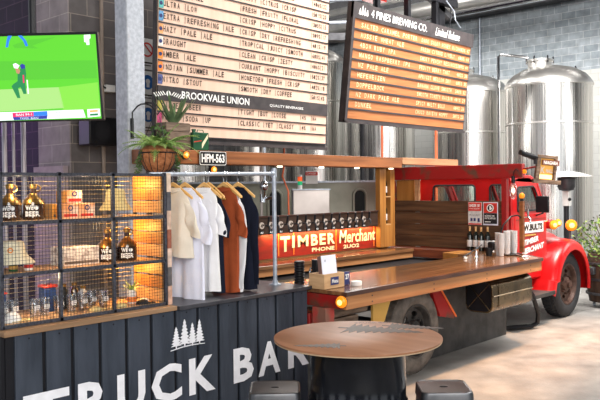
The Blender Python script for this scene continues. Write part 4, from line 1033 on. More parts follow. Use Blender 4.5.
def mesh_panel(x0, x1, y, z0, z1, sp, m_, nm, sv=None):
    mb = MB(); x = x0 + sp * .6
    while sv != 0 and x < x1: mb.box(x - .0009, x + .0009, y - .0009, y + .0009, z0, z1); x += sp
    z = z0 + sp * .6
    while z < z1: mb.box(x0, x1, y - .0024, y - .0006, z - .0009, z + .0009); z += sp
    tag(mb.build(nm, m_, t, smooth=False), kind='stuff')
for a, b in ((cx0, cx1), (cx1, cx2), (cx2, cx3)):
    mesh_panel(a + .01, b - .01, cy0 - .002, 1.10, 1.99, .0215, wire, 'wire_mesh')
mesh_panel(cx0 + .01, cx3 - .01, cy1, 1.10, 1.99, .03, wireg, 'rear_wire_mesh', 0)
mb = MB(); 
for i, z in enumerate((1.11, 1.20, 1.295, 1.42, 1.51, 1.60, 1.73, 1.82, 1.91)):
    MB().box(3.150, 3.163, cy0 + .012, cy1 - .012, z, z + .084).build('end_board', M['oak'] if i % 3 else M['palewood'], t)
pc = [(.60, .36, .26), (.10, .09, .09), (.62, .45, .36), (.30, .10, .06), (.58, .40, .30), (.08, .08, .09), (.62, .47, .36)]
for i, c_ in enumerate(pc):
    z0 = 1.08 + i * .133
    MB().box(3.188, 3.222, cy0 - .012, cy0 + .03, z0, z0 + .132).build('patchwork_block', mat('patch_block', c_, .7, var=.25, scale=20), t)

def cap_hat(name, label, m_, R, H, c, tilt=0):
    t = thing(name, label, 'hat', c)
    MB().lathe([(R, 0), (R * .93, .012), (R * .66, H * .38), (R * .62, H * .45), (R * .55, H * .92), (R * .48, H), (.001, H + .004)], c, 28).build('crown_and_brim', m_, t)
    MB().lathe([(R * .645, H * .40), (R * .66, H * .43), (R * .64, H * .46)], c, 28).build('stitched_band', m_, t)
    return t
# growlers
def growler():
    t = thing('growler', '', 'bottle', (0, 0, 0), 'brown glass growlers')
    MB().lathe([(.001, 0), (.062, 0), (.070, .012), (.070, .090), (.060, .122), (.028, .150), (.019, .160), (.019, .20), (.001, .201)], seg=24).build('bottle', M['brownglass'], t)
    MB().lathe([(.0705, .100), (.062, .123), (.0305, .151), (.022, .162), (.0215, .168), (.001, .168)], seg=24).build('gold_shoulder', M['gold'], t)
    MB().lathe([(.019, .195), (.024, .198), (.024, .222), (.012, .228), (.001, .228)], seg=16).build('cap', M['gold'], t)
    MB().tube([(.02 + .03 * math.sin(a * PI / 8), 0, .187 - .022 * math.cos(a * PI / 8) + .01) for a in range(9)], .005, 6).build('handle', M['gold'], t)
    mb = MB(); a = V((.80, -.60, 0)) * 0
    rr_, uu_ = V((.86, -.51, 0)), Z_
    n_ = rr_.cross(uu_)
    o_ = n_ * .0705
    mb.text('WE', o_ - rr_ * .042 + uu_ * .062, rr_, uu_, .046, .030, .002, bold=.05).text('BEER', o_ - rr_ * .043 + uu_ * .024, rr_, uu_, .086, .032, .002, bold=.05)
    mb.disc(o_ + rr_ * .022 + uu_ * .077 + n_ * .002, rr_, uu_, .013, .002, 12).disc(o_ + uu_ * .104 + n_ * .001, rr_, uu_, .009, .002, 10).disc(o_ + uu_ * .021 + n_ * .001, rr_, uu_, .006, .002, 10)
    mb.build('white_print', M['whitep'], t, smooth=False)
    return t
g = growler(); us = [False]
place(g, us, (2.125, 4.40, 1.7135), 'brown growler with gold shoulder, left one of the pair on the top shelf')
place(g, us, (2.278, 4.40, 1.7135), 'brown growler with gold shoulder, right one of the pair on the top shelf')
place(g, us, (2.82, 4.42, 1.4035), 'brown growler left of its twin on the middle shelf, partly behind a cabinet post')
place(g, us, (2.965, 4.40, 1.4035), 'brown growler right of its twin on the middle shelf, under the khaki hat')

def carton(name, label, x0, x1, z0, z1, y0, y1, mf, ms, nring, group='beer cartons in the cabinet'):
    t = thing(name, label, 'carton', ((x0 + x1) / 2, (y0 + y1) / 2, z0), group)
    MB().box(x0, x1, y0, y1, z0, z1).build('box', mf, t, bevel=.003)
    MB().box(x0 - .002, x0, y0 + .004, y1 - .004, z0 + .004, z1 - .004).build('side_face', ms, t)
    for i in range(nring):
        cx = x0 + (i + .5) * (x1 - x0) / nring
        MB().disc((cx, y0 - .0015, (z0 + z1) / 2 + .02), X_, Z_, .018, .001, 16, .011).build('round_emblem', M['navy'], t)
    MB().box(x0 + .01, x1 - .01, y0 - .001, y0, z0 + .012, z0 + .03).build('print_band', M['posterred'] if mf == M['carton'] else M['weathered'], t)
    return t
carton('beer_carton', 'orange and white carton stacked on the other cartons on the top shelf', 2.49, 2.60, 1.812, 1.895, 4.36, 4.50, M['carton'], M['cartonside'], 1)
carton('beer_carton', 'orange and white carton on the top shelf, left one of the bottom pair', 2.445, 2.56, 1.7135, 1.81, 4.34, 4.50, M['carton'], M['cartonside'], 1)
carton('beer_carton', 'orange and white carton on the top shelf, right one of the bottom pair', 2.565, 2.68, 1.7135, 1.81, 4.34, 4.50, M['carton'], M['cartonside'], 1)
carton('beer_carton', 'amber carton seen just left of the cabinet post on the top shelf', 2.395, 2.43, 1.7135, 1.81, 4.38, 4.5, M['cartonside'], M['cartonside'], 0)
carton('beer_carton', 'wide pale patterned carton on the middle shelf', 2.455, 2.72, 1.4035, 1.525, 4.36, 4.52, M['whitecarton'], M['whitecarton'], 0)
# hats
def upright_hat(nm, lb, m_, c, R, H, emblem=False):
    t = cap_hat(nm, lb, m_, R, H, c)
    if emblem:
        n_ = V((-.45, -.89, 0)); r_ = V((.89, -.45, 0))
        MB().disc(V(c) + n_ * (R * .63) + Z_ * H * .62, r_, Z_, .017, .003, 14, .009).build('orange_emblem', M['tinred'] if False else mat('orange_patch', (.85, .30, .06), .7), t)
    return t
t0_ = thing('hat_stand', 'low clear stand holding the khaki bucket hat', 'stand', (2.905, 4.44, 1.7135))
MB().lathe([(.05, 1.7135), (.05, 1.72), (.012, 1.725), (.012, 1.755), (.03, 1.757), (.001, 1.757)], (2.905, 4.44, 0), 14).build('stand', M['heater'], t0_)
upright_hat('bucket_hat', 'khaki bucket hat on the top shelf of the wire cabinet', M['khaki'], (2.905, 4.44, 1.758), .115, .145)
upright_hat('bucket_hat', 'cream bucket hat with small orange patch on the middle shelf', M['creamcloth'], (2.13, 4.41, 1.452), .145, .135, True)
def cangood(nm, lb, c, r, h, m_, m2):
    t = thing(nm, lb, 'can', c)
    MB().lathe([(r * .9, 0), (r, .004), (r, h - .008), (r * .88, h), (.001, h)], c, 18).build('can_body', m_, t)
    MB().lathe([(r + .0006, h * .35), (r + .0008, h * .36), (r + .0008, h * .8), (r + .0006, h * .81)], c, 18).build('band', m2, t)
cangood('drink_can', 'small can with yellow and green print under the cream hat', (2.12, 4.36, 1.4035), .027, .046, M['tin'], M['yellow'])
cangood('drink_can', 'small can with red and white print right of the yellow one, under the cream hat', (2.215, 4.35, 1.4035), .027, .046, M['whitep'], M['posterred'])
# bottom shelf
t = thing('storage_tin', 'dark blue square tin with a red lid on the bottom shelf', 'tin', (2.40, 4.50, 1.1035))
MB().box(2.385, 2.475, 4.48, 4.56, 1.1035, 1.26).build('body', M['bluetin'], t, bevel=.006)
MB().box(2.38, 2.48, 4.475, 4.565, 1.261, 1.28).build('red_lid', M['tinred'], t, bevel=.006)
t = thing('storage_tin', 'small blue tin at the left end of the bottom shelf behind the glasses', 'tin', (2.1, 4.53, 1.1035))
MB().box(2.05, 2.14, 4.50, 4.56, 1.1035, 1.25).build('body', M['bluetin'], t, bevel=.006)
MB().box(2.045, 2.145, 4.495, 4.565, 1.251, 1.262).build('red_lid', M['tinred'], t)
def glassproto():
    t = thing('beer_glass', '', 'glass', (0, 0, 0), 'printed glasses on the bottom shelf')
    MB().lathe([(.026, 0), (.028, .004), (.036, .115), (.034, .115), (.026, .01), (.001, .01)], seg=20).build('bowl', M['glass'], t)
    MB().text('BEER', V((-.02, -.036, .05)), X_, Z_, .04, .03, .001, bold=.03).build('print', M['whitep'], t, smooth=False)
    return t
gp = glassproto(); us = [False]
for (x, y), lb in zip(((2.07, 4.40), (2.145, 4.42), (2.255, 4.36), (2.325, 4.37), (2.43, 4.38), (2.51, 4.36), (2.60, 4.38), (2.68, 4.40), (2.745, 4.36)),
                  ('clear glass farthest left on the bottom shelf', 'clear glass second from left on the bottom shelf', 'clear glass right of the white cap on the bottom shelf', 'clear glass in front of the blue tin',
                   'clear glass just right of the first cabinet post on the bottom shelf', 'clear glass left of the dark jars on the bottom shelf', 'clear glass in the middle of the middle bay, bottom shelf', 'clear glass in the right half of the middle bay, bottom shelf', 'clear glass left of the second cabinet post on the bottom shelf')):
    place(gp, us, (x, y, 1.1035), lb)
def jar(x, y, lb, m_, h=.15):
    t = thing('jar', lb, 'jar', (x, y, 1.1035), 'dark jars at the back of the bottom shelf')
    MB().lathe([(.001, 0), (.026, 0), (.028, .006), (.028, h * .8), (.016, h * .92), (.016, h)], (x, y, 1.1035), 16).build('body', m_, t)
    MB().lathe([(.019, h), (.019, h + .018), (.001, h + .019)], (x, y, 1.1035), 14).build('lid', M['gold'], t)
jar(2.55, 4.53, 'black jar at the left of the three dark jars in the middle bay', M['black']); jar(2.63, 4.53, 'dark jar between the other two in the middle bay', M['brownglass']); jar(2.70, 4.54, 'pale slim jar at the right of the dark jars', M['heater'], .12)
t = thing('baseball_cap', 'white baseball cap lying at the left end of the bottom shelf', 'cap', (2.08, 4.31, 1.1035))
c_ = V((2.085, 4.315, 1.1035))
MB().raw(*_sph(c_, .055, (1.0, .9, 1.15), 16, 8)).build('crown', M['whitep'], t)
t.location = c_
MB().prism([(-.02, -.045), (.09, -.05), (.115, -.02), (.115, .01), (.09, .04), (.03, .045)], c_ + Z_ * .008, X_, Y_, .005).build('brim', M['khaki'], t)
def foldcap(nm, lb, c, m_, s=1.0, flip=1):
    t = thing(nm, lb, 'cap', c); c = V(c)
    rings = []
    for k_ in range(9):
        a = PI * k_ / 8; rings.append([c + V((flip * -.055 * math.cos(a) * s, .045 * math.cos(j * PI / 6) * math.sin(a) * s, (.002 + .035 * max(0, math.sin(j * PI / 6)) * math.sin(a)) * s)) for j in range(12)])
    MB().loft(rings).build('crown', m_, t)
    MB().prism([(flip * .02 * s, -.04 * s), (flip * .10 * s, -.03 * s), (flip * .115 * s, 0), (flip * .10 * s, .03 * s), (flip * .02 * s, .04 * s)], c + Z_ * .006, X_, Y_, .004, n=Z_).build('brim', m_, t)
foldcap('baseball_cap', 'khaki cap lying flat in the middle bay of the bottom shelf', (2.64, 4.29, 1.1035), M['khaki'], .8)
foldcap('baseball_cap', 'tan cap lying flat just right of the second cabinet post', (2.84, 4.29, 1.1035), M['khaki'], .8, -1)
foldcap('baseball_cap', 'black cap lying in front of the potted air plant', (3.005, 4.28, 1.1035), M['black'], .9)
foldcap('baseball_cap', 'white cap lying at the right end of the bottom shelf', (3.09, 4.38, 1.1035), M['whitep'], .7, -1)
t = thing('potted_air_plant', 'spiky green plant in a white and orange can on the bottom shelf', 'plant', (2.985, 4.38, 1.1035))
c_ = (2.985, 4.38, 1.1035)
MB().lathe([(.030, 0), (.031, .002), (.031, .095), (.028, .095), (.028, .085), (.001, .085)], c_, 20).build('can', M['whitep'], t)
MB().lathe([(.0315, .01), (.0318, .011), (.0318, .045), (.0315, .046)], c_, 20).build('orange_band', mat('orange_band', (.85, .25, .05), .5), t)
def blade(mb, base, d, L, wd, droop, up=.9, seg=5):
    base = V(base); d = V((d[0], d[1], 0)).normalized(); sd = V((-d.y, d.x, 0)); rings = []
    for i in range(seg + 1):
        q = i / seg; p = base + d * (L * q * (1 - up * .5)) + Z_ * (L * up * q - droop * L * q * q); w_ = wd * (1 - q) ** .7 + .0008
        rings.append([p - sd * w_, p - Z_ * w_ * .35, p + sd * w_, p + Z_ * w_ * .15])
    mb.loft(rings)
mb = MB()
for i in range(16):
    a = i * 2.4; blade(mb, V(c_) + Z_ * .085, (math.cos(a), math.sin(a)), .10 + .05 * random.random(), .006, .55 if i % 2 else .1, .9 if i % 3 else .45)
mb.build('leaves', M['spike'], t)

# ---------------------------------------------------------------- clothes rack and garments
t = thing('clothes_rail', 'galvanised pipe clothes rail standing on the counter', 'clothes rail', (4.46, 4.43, 1.075))
MB().cyl((3.19, 4.43, 2.005), (4.46, 4.43, 2.018), .0165, seg=14).build('rail', M['galv'], t)
MB().cyl((4.462, 4.43, 1.085), (4.462, 4.43, 2.065), .0175, seg=14).build('upright', M['galv'], t)
MB().lathe([(.05, 1.075), (.05, 1.083), (.024, 1.085), (.024, 1.11), (.018, 1.11)], (4.462, 4.43, 0), 18).build('base_flange', M['galv'], t)
MB().cyl((4.462, 4.43, 1.985), (4.462, 4.43, 2.055), .024, seg=14).cyl((4.42, 4.43, 2.0178), (4.46, 4.43, 2.018), .023, seg=14).build('tee_fitting', M['galv'], t)
MB().cyl((3.22, 4.43, 1.08), (3.22, 4.43, 2.01), .012, seg=10).build('left_upright', M['galv'], t)

def hanger():
    """hangs in the local yz plane, rail centre at the origin"""
    t = thing('clothes_hanger', '', 'hanger', (0, 0, 0), 'wooden hangers on the rail')
    MB().tube([(0, -.018, .008), (0, -.010, .021), (0, .008, .021), (0, .019, .004), (0, .012, -.018), (0, 0, -.035), (0, 0, -.075)], .0022, 6).build('hook', M['chrome'], t)
    mb = MB(); rings = []
    for i in range(-8, 9):
        y = i / 8 * .185; z = -.072 - .105 * (abs(i) / 8) ** 1.15
        hh = .020 - .009 * abs(i) / 8
        rings.append([V((-.008, y, z - hh)), V((.008, y, z - hh)), V((.008, y, z + hh * .6)), V((-.008, y, z + hh * .6))])
    mb.loft(rings).build('wooden_arms', M['hanger'], t, bevel=.002)
    return t
hg = hanger(); us = [False]
hooks = [3.397, 3.509, 3.695, 3.741, 3.895, 3.926, 4.049]
hl_ = ['holding the beige tee, leftmost on the rail', 'holding the lilac white tee', 'holding the white tee in the middle', 'holding the navy tee in the middle', 'holding the rust red tee', 'holding the white long sleeve top', 'holding the navy long sleeve top, rightmost on the rail']
yaws = [.18, .10, .06, -.02, .05, -.05, .04]
for hx, lb, yw in zip(hooks, hl_, yaws):
    place(hg, us, (hx, 4.43, 2.009), 'wooden clothes hanger ' + lb, yw)

def garment(name, label, cat, m_, hx, yaw, L, hw, sl, sleeve_drop=.028, seed=0, pocket=False, inner=None, flare=1.0, sm=None):
    rnd = random.Random(seed); ph = [rnd.random() * 6.28 for _ in range(6)]
    t = thing(name, label, cat, (hx, 4.43, 0), 'garments on the rail'); t.rotation_euler = (0, 0, yaw)
    ztop = 1.895; mb = MB(); rings = []; n = 40; rows = 22
    for i in range(rows + 1):
        q = i / rows                                   # 0 hem .. 1 neck
        z = ztop - .05 - (L - .05) * (1 - q) if q < .86 else None
        if q <= .80:
            z = ztop - .115 - (L - .115) * (1 - q / .80); w_ = hw * (1.0 + (flare - 1) * (1 - q / .8)) * (1 - .04 * math.sin(q * 3)); th_ = .017 + .016 * (1 - q)
        else:
            s_ = (q - .80) / .20; z = ztop - .115 + .125 * s_ ** .85; w_ = hw * (1 - s_) ** .75 * .98 + .072 * s_ + .0; w_ = max(w_, .072); th_ = .017 - .003 * s_
        amp = (.008 + .018 * (1 - q)) * (1 if q < .85 else .3)
        r = []
        for j in range(n):
            a = 2 * PI * j / n; ca, sa = math.cos(a), math.sin(a)
            y = w_ * math.copysign(abs(ca) ** .8, ca)
            fold = amp * (math.sin(y * 34 + ph[0] + q * 1.3) * .6 + math.sin(y * 61 + ph[1] - q * 2) * .3 + math.sin(y * 15 + ph[2]) * .5)
            x = th_ * math.copysign(abs(sa) ** .7, sa) + fold
            hz = .008 * math.sin(y * 20 + ph[3]) * (1 - q)
            r.append(V((x, y, z + hz)))
        rings.append(r)
    mb.loft(rings, cap=False)
    for sg in (-1, 1):
        pts = [(0, sg * (hw - .07), ztop - .085), (0, sg * (hw - .025), ztop - .125), (.004, sg * (hw + .0), ztop - .20)]
        nseg = 6; sr_ = []
        for k_ in range(1, nseg + 1):
            q = k_ / nseg; pts.append((.012 * math.sin(q * 5 + ph[4]), sg * (hw + .0 + sleeve_drop * min(1, q * 1.6) - (.02 * q if sl > .4 else 0)), ztop - .20 - (sl - .1) * q))
        rads = [.045, .056, .056] + ([.056 - .0005 * k_ for k_ in range(1, nseg + 1)] if sl < .35 else [.058 - .0048 * k_ for k_ in range(1, nseg + 1)])
        rings = []
        for p, rr_ in zip(pts, rads):
            ring = []
            for j in range(20):
                a = 2 * PI * j / 20
                ring.append(V(p) + V((rr_ * .26 * math.sin(a) + .007 * math.sin(a * 3 + ph[5] + p[2] * 25), rr_ * math.cos(a) * (1), (-.25 if sl < .35 else -.1) * sg * rr_ * math.cos(a))))
            rings.append(ring)
        mb.loft(rings, cap=False)
    def loc(mb_, nm, mm): 
        o = mb_.build(nm, mm, t, org=(0, 0, 0), sub=1, angle=80)
        return o
    loc(mb, 'cloth', m_)
    nk = MB(); pts = []
    for k_ in range(17):
        a = 2 * PI * k_ / 16; pts.append((.026 * math.sin(a) - .004, .078 * math.cos(a), ztop + .006 - .030 * (math.sin(a) < 0) * abs(math.sin(a))))
    nk.tube(pts, .007, 6); nk.build('collar', sm or m_, t, org=(0, 0, 0))
    if name == 'tee_shirt' and seed == 5:
        MB().prism(rrect(-.012, .035, 0, .05, .012), (-.046, -.02, ztop - .26), NY, Z_, .004).build('blue_print', mat('print_blue', (.05, .22, .40), .7), t, org=(0, 0, 0))
        MB().box(-.034, -.028, -.05, .02, ztop - .085, ztop - .073).build('neck_print', M['yellow'], t, org=(0, 0, 0))
    if pocket:
        MB().prism(rrect(-.055, .055, 0, .13, .012), (-.072, .03, ztop - .36), NY, Z_, .006).build('chest_pocket', m_, t, org=(0, 0, 0))
    return t
c_lil = cloth('lilac_white_cloth', (.78, .79, .92), (.82, .83, .95)); c_whi = cloth('white_cloth', (.86, .85, .84), (.9, .89, .88)); c_bei = cloth('beige_cloth', (.76, .68, .56), (.82, .74, .62))
c_nav = cloth('navy_cloth', (.007, .009, .020)); c_rus = cloth('rust_cloth', (.36, .075, .025)); c_pal = cloth('pale_cloth', (.80, .79, .80), (.84, .83, .84))
garment('tee_shirt', 'beige cropped tee with chest pocket, leftmost on the clothes rail', 't-shirt', c_bei, hooks[0], .18, .50, .165, .25, pocket=True, seed=1)
garment('tee_shirt', 'long lilac white tee hanging right of the beige tee', 't-shirt', c_lil, hooks[1], .10, .83, .185, .30, seed=2, flare=1.06)
garment('tee_shirt', 'white tee hanging between the lilac white tee and the navy tee', 't-shirt', c_whi, hooks[2], .06, .79, .155, .25, seed=3)
garment('tee_shirt', 'navy tee squeezed between the white tee and the rust red tee', 't-shirt', c_nav, hooks[3], -.02, .79, .165, .26, seed=4)
garment('tee_shirt', 'rust red tee with a small blue print on the chest', 't-shirt', c_rus, hooks[4], .05, .81, .165, .27, seed=5)
garment('long_sleeve_top', 'white long sleeve top hanging between the rust red tee and the navy top', 'shirt', c_pal, hooks[5], -.05, .80, .175, .68, seed=6, sleeve_drop=.02)
garment('long_sleeve_top', 'navy long sleeve top, rightmost on the clothes rail', 'shirt', c_nav, hooks[6], .04, .80, .175, .66, seed=7, sleeve_drop=.02)

# ---------------------------------------------------------------- items on and around the timber beam
t = thing('hanging_basket', 'coir hanging basket of ferns beside the concrete column', 'hanging basket', (3.98, 5.45, 2.02))
bc = V((4.0, 5.43, .015))
MB().lathe([(.001, 2.02), (.05, 2.022), (.11, 2.06), (.150, 2.13), (.163, 2.20), (.155, 2.235), (.10, 2.27), (.001, 2.28)], bc, 28).build('coir_liner', M['coir'], t)
mb = MB()
for k_ in range(14):
    a = 2 * PI * k_ / 14; ca, sa = math.cos(a), math.sin(a)
    mb.tube([bc + V((ca * r_ , sa * r_, z_)) for r_, z_ in ((.168, 2.205), (.156, 2.13), (.115, 2.055), (.05, 2.016))], .003, 5)
mb.tube([bc + V((.168 * math.cos(2 * PI * a / 24), .168 * math.sin(2 * PI * a / 24), 2.205)) for a in range(25)], .006, 6)
mb.build('wire_basket', M['blackmetal'], t)
def frond(mb, base, d, L, wd, up, droop, n=17):
    base = V(base); d = V((d[0], d[1], 0)).normalized(); sd = V((-d.y, d.x, 0)); prev = None; pts = []
    for i in range(n + 1):
        q = i / n; p = base + d * (L * q) + Z_ * (up * q - droop * q * q); pts.append(p)
        if i == 0: continue
        w_ = wd * math.sin(PI * (q * .85 + .12)); tg = (pts[-1] - pts[-2]).normalized()
        for sg in (-1, 1):
            tip = p + sd * sg * w_ + tg * w_ * .35 - Z_ * w_ * .25
            e = tg * (L / n * .42)
            mb.raw([p - e, p + e, tip + e * .2, tip - e * .2 + Z_ * .001], [(0, 1, 2, 3)])
    mb.tube(pts, .0022, 4)
mb = MB()
rnd = random.Random(3)
toL = V((-.68, .73, 0)); toR = -toL
for i in range(46):
    a = rnd.random() * 2 * PI; frond(mb, bc + V((math.cos(a) * .05, math.sin(a) * .05, 2.25)), (math.cos(a), math.sin(a)), .17 + .16 * rnd.random(), .045, .10 + .20 * rnd.random(), .10 + .16 * rnd.random())
for d_, L_, u_, dr in ((toL, .32, .20, .16), (toL + V((-.2, -.3, 0)), .26, .15, .15), (toR, .30, .10, .22), (toR + V((-.4, -.3, 0)), .28, .12, .20), (toR + V((.2, .4, 0)), .2, .32, .10), (toL + V((.3, .3, 0)), .22, .26, .1), (V((-.5, -.5, 0)), .18, .12, .2)):
    frond(mb, bc + V((0, 0, 2.25)), d_, L_, .055, u_, dr, 18)
mb.build('fern_fronds', M['green_leaf'], t, smooth=False)
mb = MB()
for i in range(46):
    a = rnd.choice((rnd.uniform(-1.2, .6), rnd.uniform(1.6, 3.2))); p0 = bc + V((math.cos(a) * .15, math.sin(a) * .15, 2.24))
    L_ = .10 + .20 * rnd.random()
    for j in range(7):
        q = (j + 1) / 7; p = p0 + V((math.cos(a) * .05 * q, math.sin(a) * .05 * q, -L_ * q)); s_ = .014
        dx = V((rnd.uniform(-1, 1), rnd.uniform(-1, 1), rnd.uniform(-.6, .3))).normalized() * s_ * 1.6; dy = V((rnd.uniform(-1, 1), rnd.uniform(-1, 1), rnd.uniform(-1, 1))).normalized() * s_
        mb.raw([p - dx, p + dy * .5, p + dx, p - dy * .5], [(0, 1, 2, 3)])
mb.build('trailing_leaves', M['dark_leaf'], t, smooth=False)
t = thing('basket_bracket', 'curled black hook bracket on the concrete column above the basket', 'bracket', (4.18, 6.20, 2.55))
pts = [(4.26, 6.195, 2.42), (4.26, 6.19, 2.66)] + [(4.26 + .0 + .10 * (1 - math.cos(a * PI / 8)), 6.16 - .01 * a, 2.66 + .085 * math.sin(a * PI / 8)) for a in range(1, 9)] + [(4.47, 6.07, 2.64), (4.49, 6.06, 2.67)]
MB().tube(pts, .008, 6).build('hook', M['blackmetal'], t)
MB().box(4.245, 4.275, 6.19, 6.208, 2.40, 2.60).build('back_plate', M['blackmetal'], t)
for a_ in (0, 2.1, 4.2):
    pass
mb = MB(); top = bc + V((.0, .0, 2.62))
for a_ in (.4, 2.5, 4.6): mb.cyl(bc + V((.165 * math.cos(a_), .165 * math.sin(a_), 2.205)), top, .0022, seg=5)
mb.tube([top, top + Z_ * .4, top + Z_ * 3.2], .0025, 5)
MB_ch = mb.build('hanging_chains', M['blackmetal'], bpy.data.objects['hanging_basket'])
t = thing('aloe_planter', 'spiky aloe in a weathered timber box on the left end of the beam', 'plant', (4.65, 6.04, 2.29))
MB().box(4.50, 4.80, 5.97, 6.14, 2.292, 2.565).build('timber_box', M['weathered'], t, bevel=.006)
MB().box(4.498, 4.802, 5.962, 5.97, 2.30, 2.38).box(4.498, 4.802, 5.962, 5.97, 2.39, 2.47).box(4.498, 4.802, 5.962, 5.97, 2.48, 2.56).build('front_slats', M['weathered'], t)
mb = MB()
for i in range(17):
    a = i * 2.4 + .3; blade(mb, (4.65 + .03 * math.cos(a), 6.04 + .03 * math.sin(a), 2.55), (math.cos(a), math.sin(a) * .7), .30 + .14 * rnd.random(), .024, .10, .99 if i % 3 == 0 else .84)
mb.build('leaves', M['aloe'], t)
mb = MB()
for i in range(60):
    p = V((4.40 + rnd.uniform(-.07, .08), 5.93 + rnd.uniform(-.05, .08), 2.29 + rnd.uniform(.02, .24)))
    dx = V((rnd.uniform(-1, 1), rnd.uniform(-1, 1), rnd.uniform(-1, 1))).normalized() * .03; dy = V((rnd.uniform(-1, 1), rnd.uniform(-1, 1), rnd.uniform(-1, 1))).normalized() * .018
    mb.raw([p - dx, p + dy, p + dx, p - dy], [(0, 1, 2, 3)])
single('trailing_plant', mb, M['dark_leaf'], 'dark leafy trailing plant left of the weathered planter box on the beam', 'plant', (4.36, 5.93, 2.29), smooth=False)
t = thing('oil_tin', 'old green oil tin with red and cream diagonal label on the beam', 'tin', (4.88, 5.98, 2.291))
MB().box(4.805, 5.01, 5.92, 6.04, 2.292, 2.475).build('body', M['tin'], t, bevel=.006)
MB().lathe([(.02, 2.475), (.02, 2.495), (.024, 2.496), (.024, 2.51), (.001, 2.511)], (4.86, 5.98, 0), 12).build('cap', M['tin'], t)
MB().tube([(4.90, 5.98, 2.476), (4.91, 5.98, 2.505), (4.98, 5.98, 2.505), (4.99, 5.98, 2.476)], .005, 6).build('handle', M['tin'], t)
MB().prism([(4.915, 2.31), (4.995, 2.42), (4.995, 2.46), (4.915, 2.36)], (0, 5.918, 0), X_, Z_, .002).build('cream_flash', M['cream'], t)
MB().prism([(4.81, 2.37), (4.91, 2.385), (4.91, 2.395), (4.81, 2.38)], (0, 5.918, 0), X_, Z_, .002).build('red_line', M['tinred'], t)
t = thing('number_plate', 'black number plate reading HFM-563 on the front of the timber beam', 'number plate', (5.0, 5.89, 2.14))
MB().prism(rrect(4.85, 5.22, 2.135, 2.285, .02), (0, 5.886, 0), X_, Z_, .008).build('plate', M['blackmetal'], t)
MB().text('HFM-563', (4.88, 5.885, 2.165), X_, Z_, .31, .092, .002, bold=.03).build('characters', M['whitep'], t, smooth=False)
MB().prism(rrect(4.855, 5.215, 2.14, 2.28, .018), (0, 5.884, 0), X_, Z_, .002, [rrect(4.860, 5.210, 2.145, 2.275, .016)]).build('border', M['whitep'], t)
for nm, c_, lb in (('marker_lamp', (4.66, 5.86, 2.235), 'amber marker lamp left of the number plate on the beam'), ('marker_lamp', (5.02, 5.86, 2.09), 'amber marker lamp hanging below the number plate')):
    t = thing(nm, lb, 'lamp', c_, 'amber marker lamps on the beam'); c_ = V(c_)
    MB().tube([c_ + V((.0, .05, 0)), c_ + V((0, .0, 0))], [.035, .045], 16).build('housing', M['blackmetal'], t)
    MB().sphere(c_ + V((-.004, -.008, 0)), .036, (1, .6, 1)).build('lens', M['amberglass'], t)
    MB().sphere(c_ + V((-.012, -.026, 0)), .016, (1, .6, 1)).build('bulb', M['hotbulb'], t)
    if c_.z < 2.2: MB().box(c_.x - .012, c_.x + .012, 5.905, 5.93, 2.10, 2.149).build('bracket', M['blackmetal'], t)
    point('marker_lamp_glow', c_ + V((-.03, -.14, 0)), .2, (1, .5, .1), .03)

# ---------------------------------------------------------------- things on the bar
BZ = 1.0525
t = thing('menu_holder', 'small timber menu box holding drink menus at the left end of the bar', 'menu holder', (4.73, 4.08, BZ))
for nme, a in (('front_board', (4.612, 4.847, 3.995, 4.007, BZ, BZ + .125)), ('back_board', (4.612, 4.847, 4.155, 4.167, BZ, BZ + .125)), ('side_board', (4.60, 4.612, 3.995, 4.167, BZ, BZ + .125)), ('side_board', (4.847, 4.859, 3.995, 4.167, BZ, BZ + .125)), ('base', (4.612, 4.847, 4.007, 4.155, BZ, BZ + .012))):
    MB().box(*a).build(nme, M['crate'], t, bevel=.002)
MB().box(4.68, 4.78, 3.991, 3.995, BZ + .03, BZ + .095).build('name_plaque', M['navy'], t)
MB().text('Menu', (4.69, 3.990, BZ + .045), X_, Z_, .08, .035, .001, bold=.02).build('plaque_lettering', M['whitep'], t, smooth=False)
t = thing('drink_menus', 'stack of white menu cards standing in the timber menu box', 'menu', (4.72, 4.04, BZ + .013))
tilt = V((0, .12, 1)).normalized()
MB().obox((4.63, 4.025, BZ + .014), X_, V((0, 1, -.12)).normalized(), tilt, .185, .004, .262).build('front_card', M['paper'], t)
MB().obox((4.625, 4.030, BZ + .014), X_, V((0, 1, -.12)).normalized(), tilt, .185, .035, .258).build('card_stack', mat('menu_stack', (.22, .12, .10), .7), t)
MB().text('4', V((4.655, 4.044, BZ + .22)), X_, tilt, .014, .022, .004, bold=.02).build('card_print', M['navy'], t, smooth=False)
t = thing('cup_stack', 'tall black stack of sleeves at the left end of the bar', 'stack', (4.755, 4.42, BZ))
for k_ in range(9):
    MB().lathe([(.038, 0), (.046, .004), (.046, .019), (.038, .021), (.001, .021)], (4.755, 4.42, BZ + .0225 * k_), 18).build('sleeve', M['blackmetal'], t)
MB().lathe([(.001, 0), (.006, 0), (.006, .006), (.001, .006)], (4.71, 4.395, BZ), 6).build('foot', M['chrome'], t)
t = thing('bottle_opener', 'black and chrome bar mounted bottle opener between the black stack and the menu box', 'opener', (4.93, 4.38, BZ))
MB().box(4.915, 4.965, 4.36, 4.42, BZ, BZ + .20).build('body', M['blackmetal'], t, bevel=.006)
MB().tube([(4.915, 4.39, BZ + .06), (4.87, 4.39, BZ + .05), (4.85, 4.39, BZ + .09), (4.87, 4.39, BZ + .13), (4.915, 4.39, BZ + .12)], .008, 8).build('chrome_lever', M['chrome'], t)
MB().lathe([(.001, 0), (.022, 0), (.022, .01), (.001, .01)], (4.87, 4.40, BZ + .001), 14).build('base', M['chrome'], t)
t = thing('table_number', 'small dark blue number block beside the menu box', 'table number', (4.95, 4.06, BZ))
MB().box(4.918, 4.995, 4.045, 4.075, BZ, BZ + .112).build('block', M['navy'], t, bevel=.003)
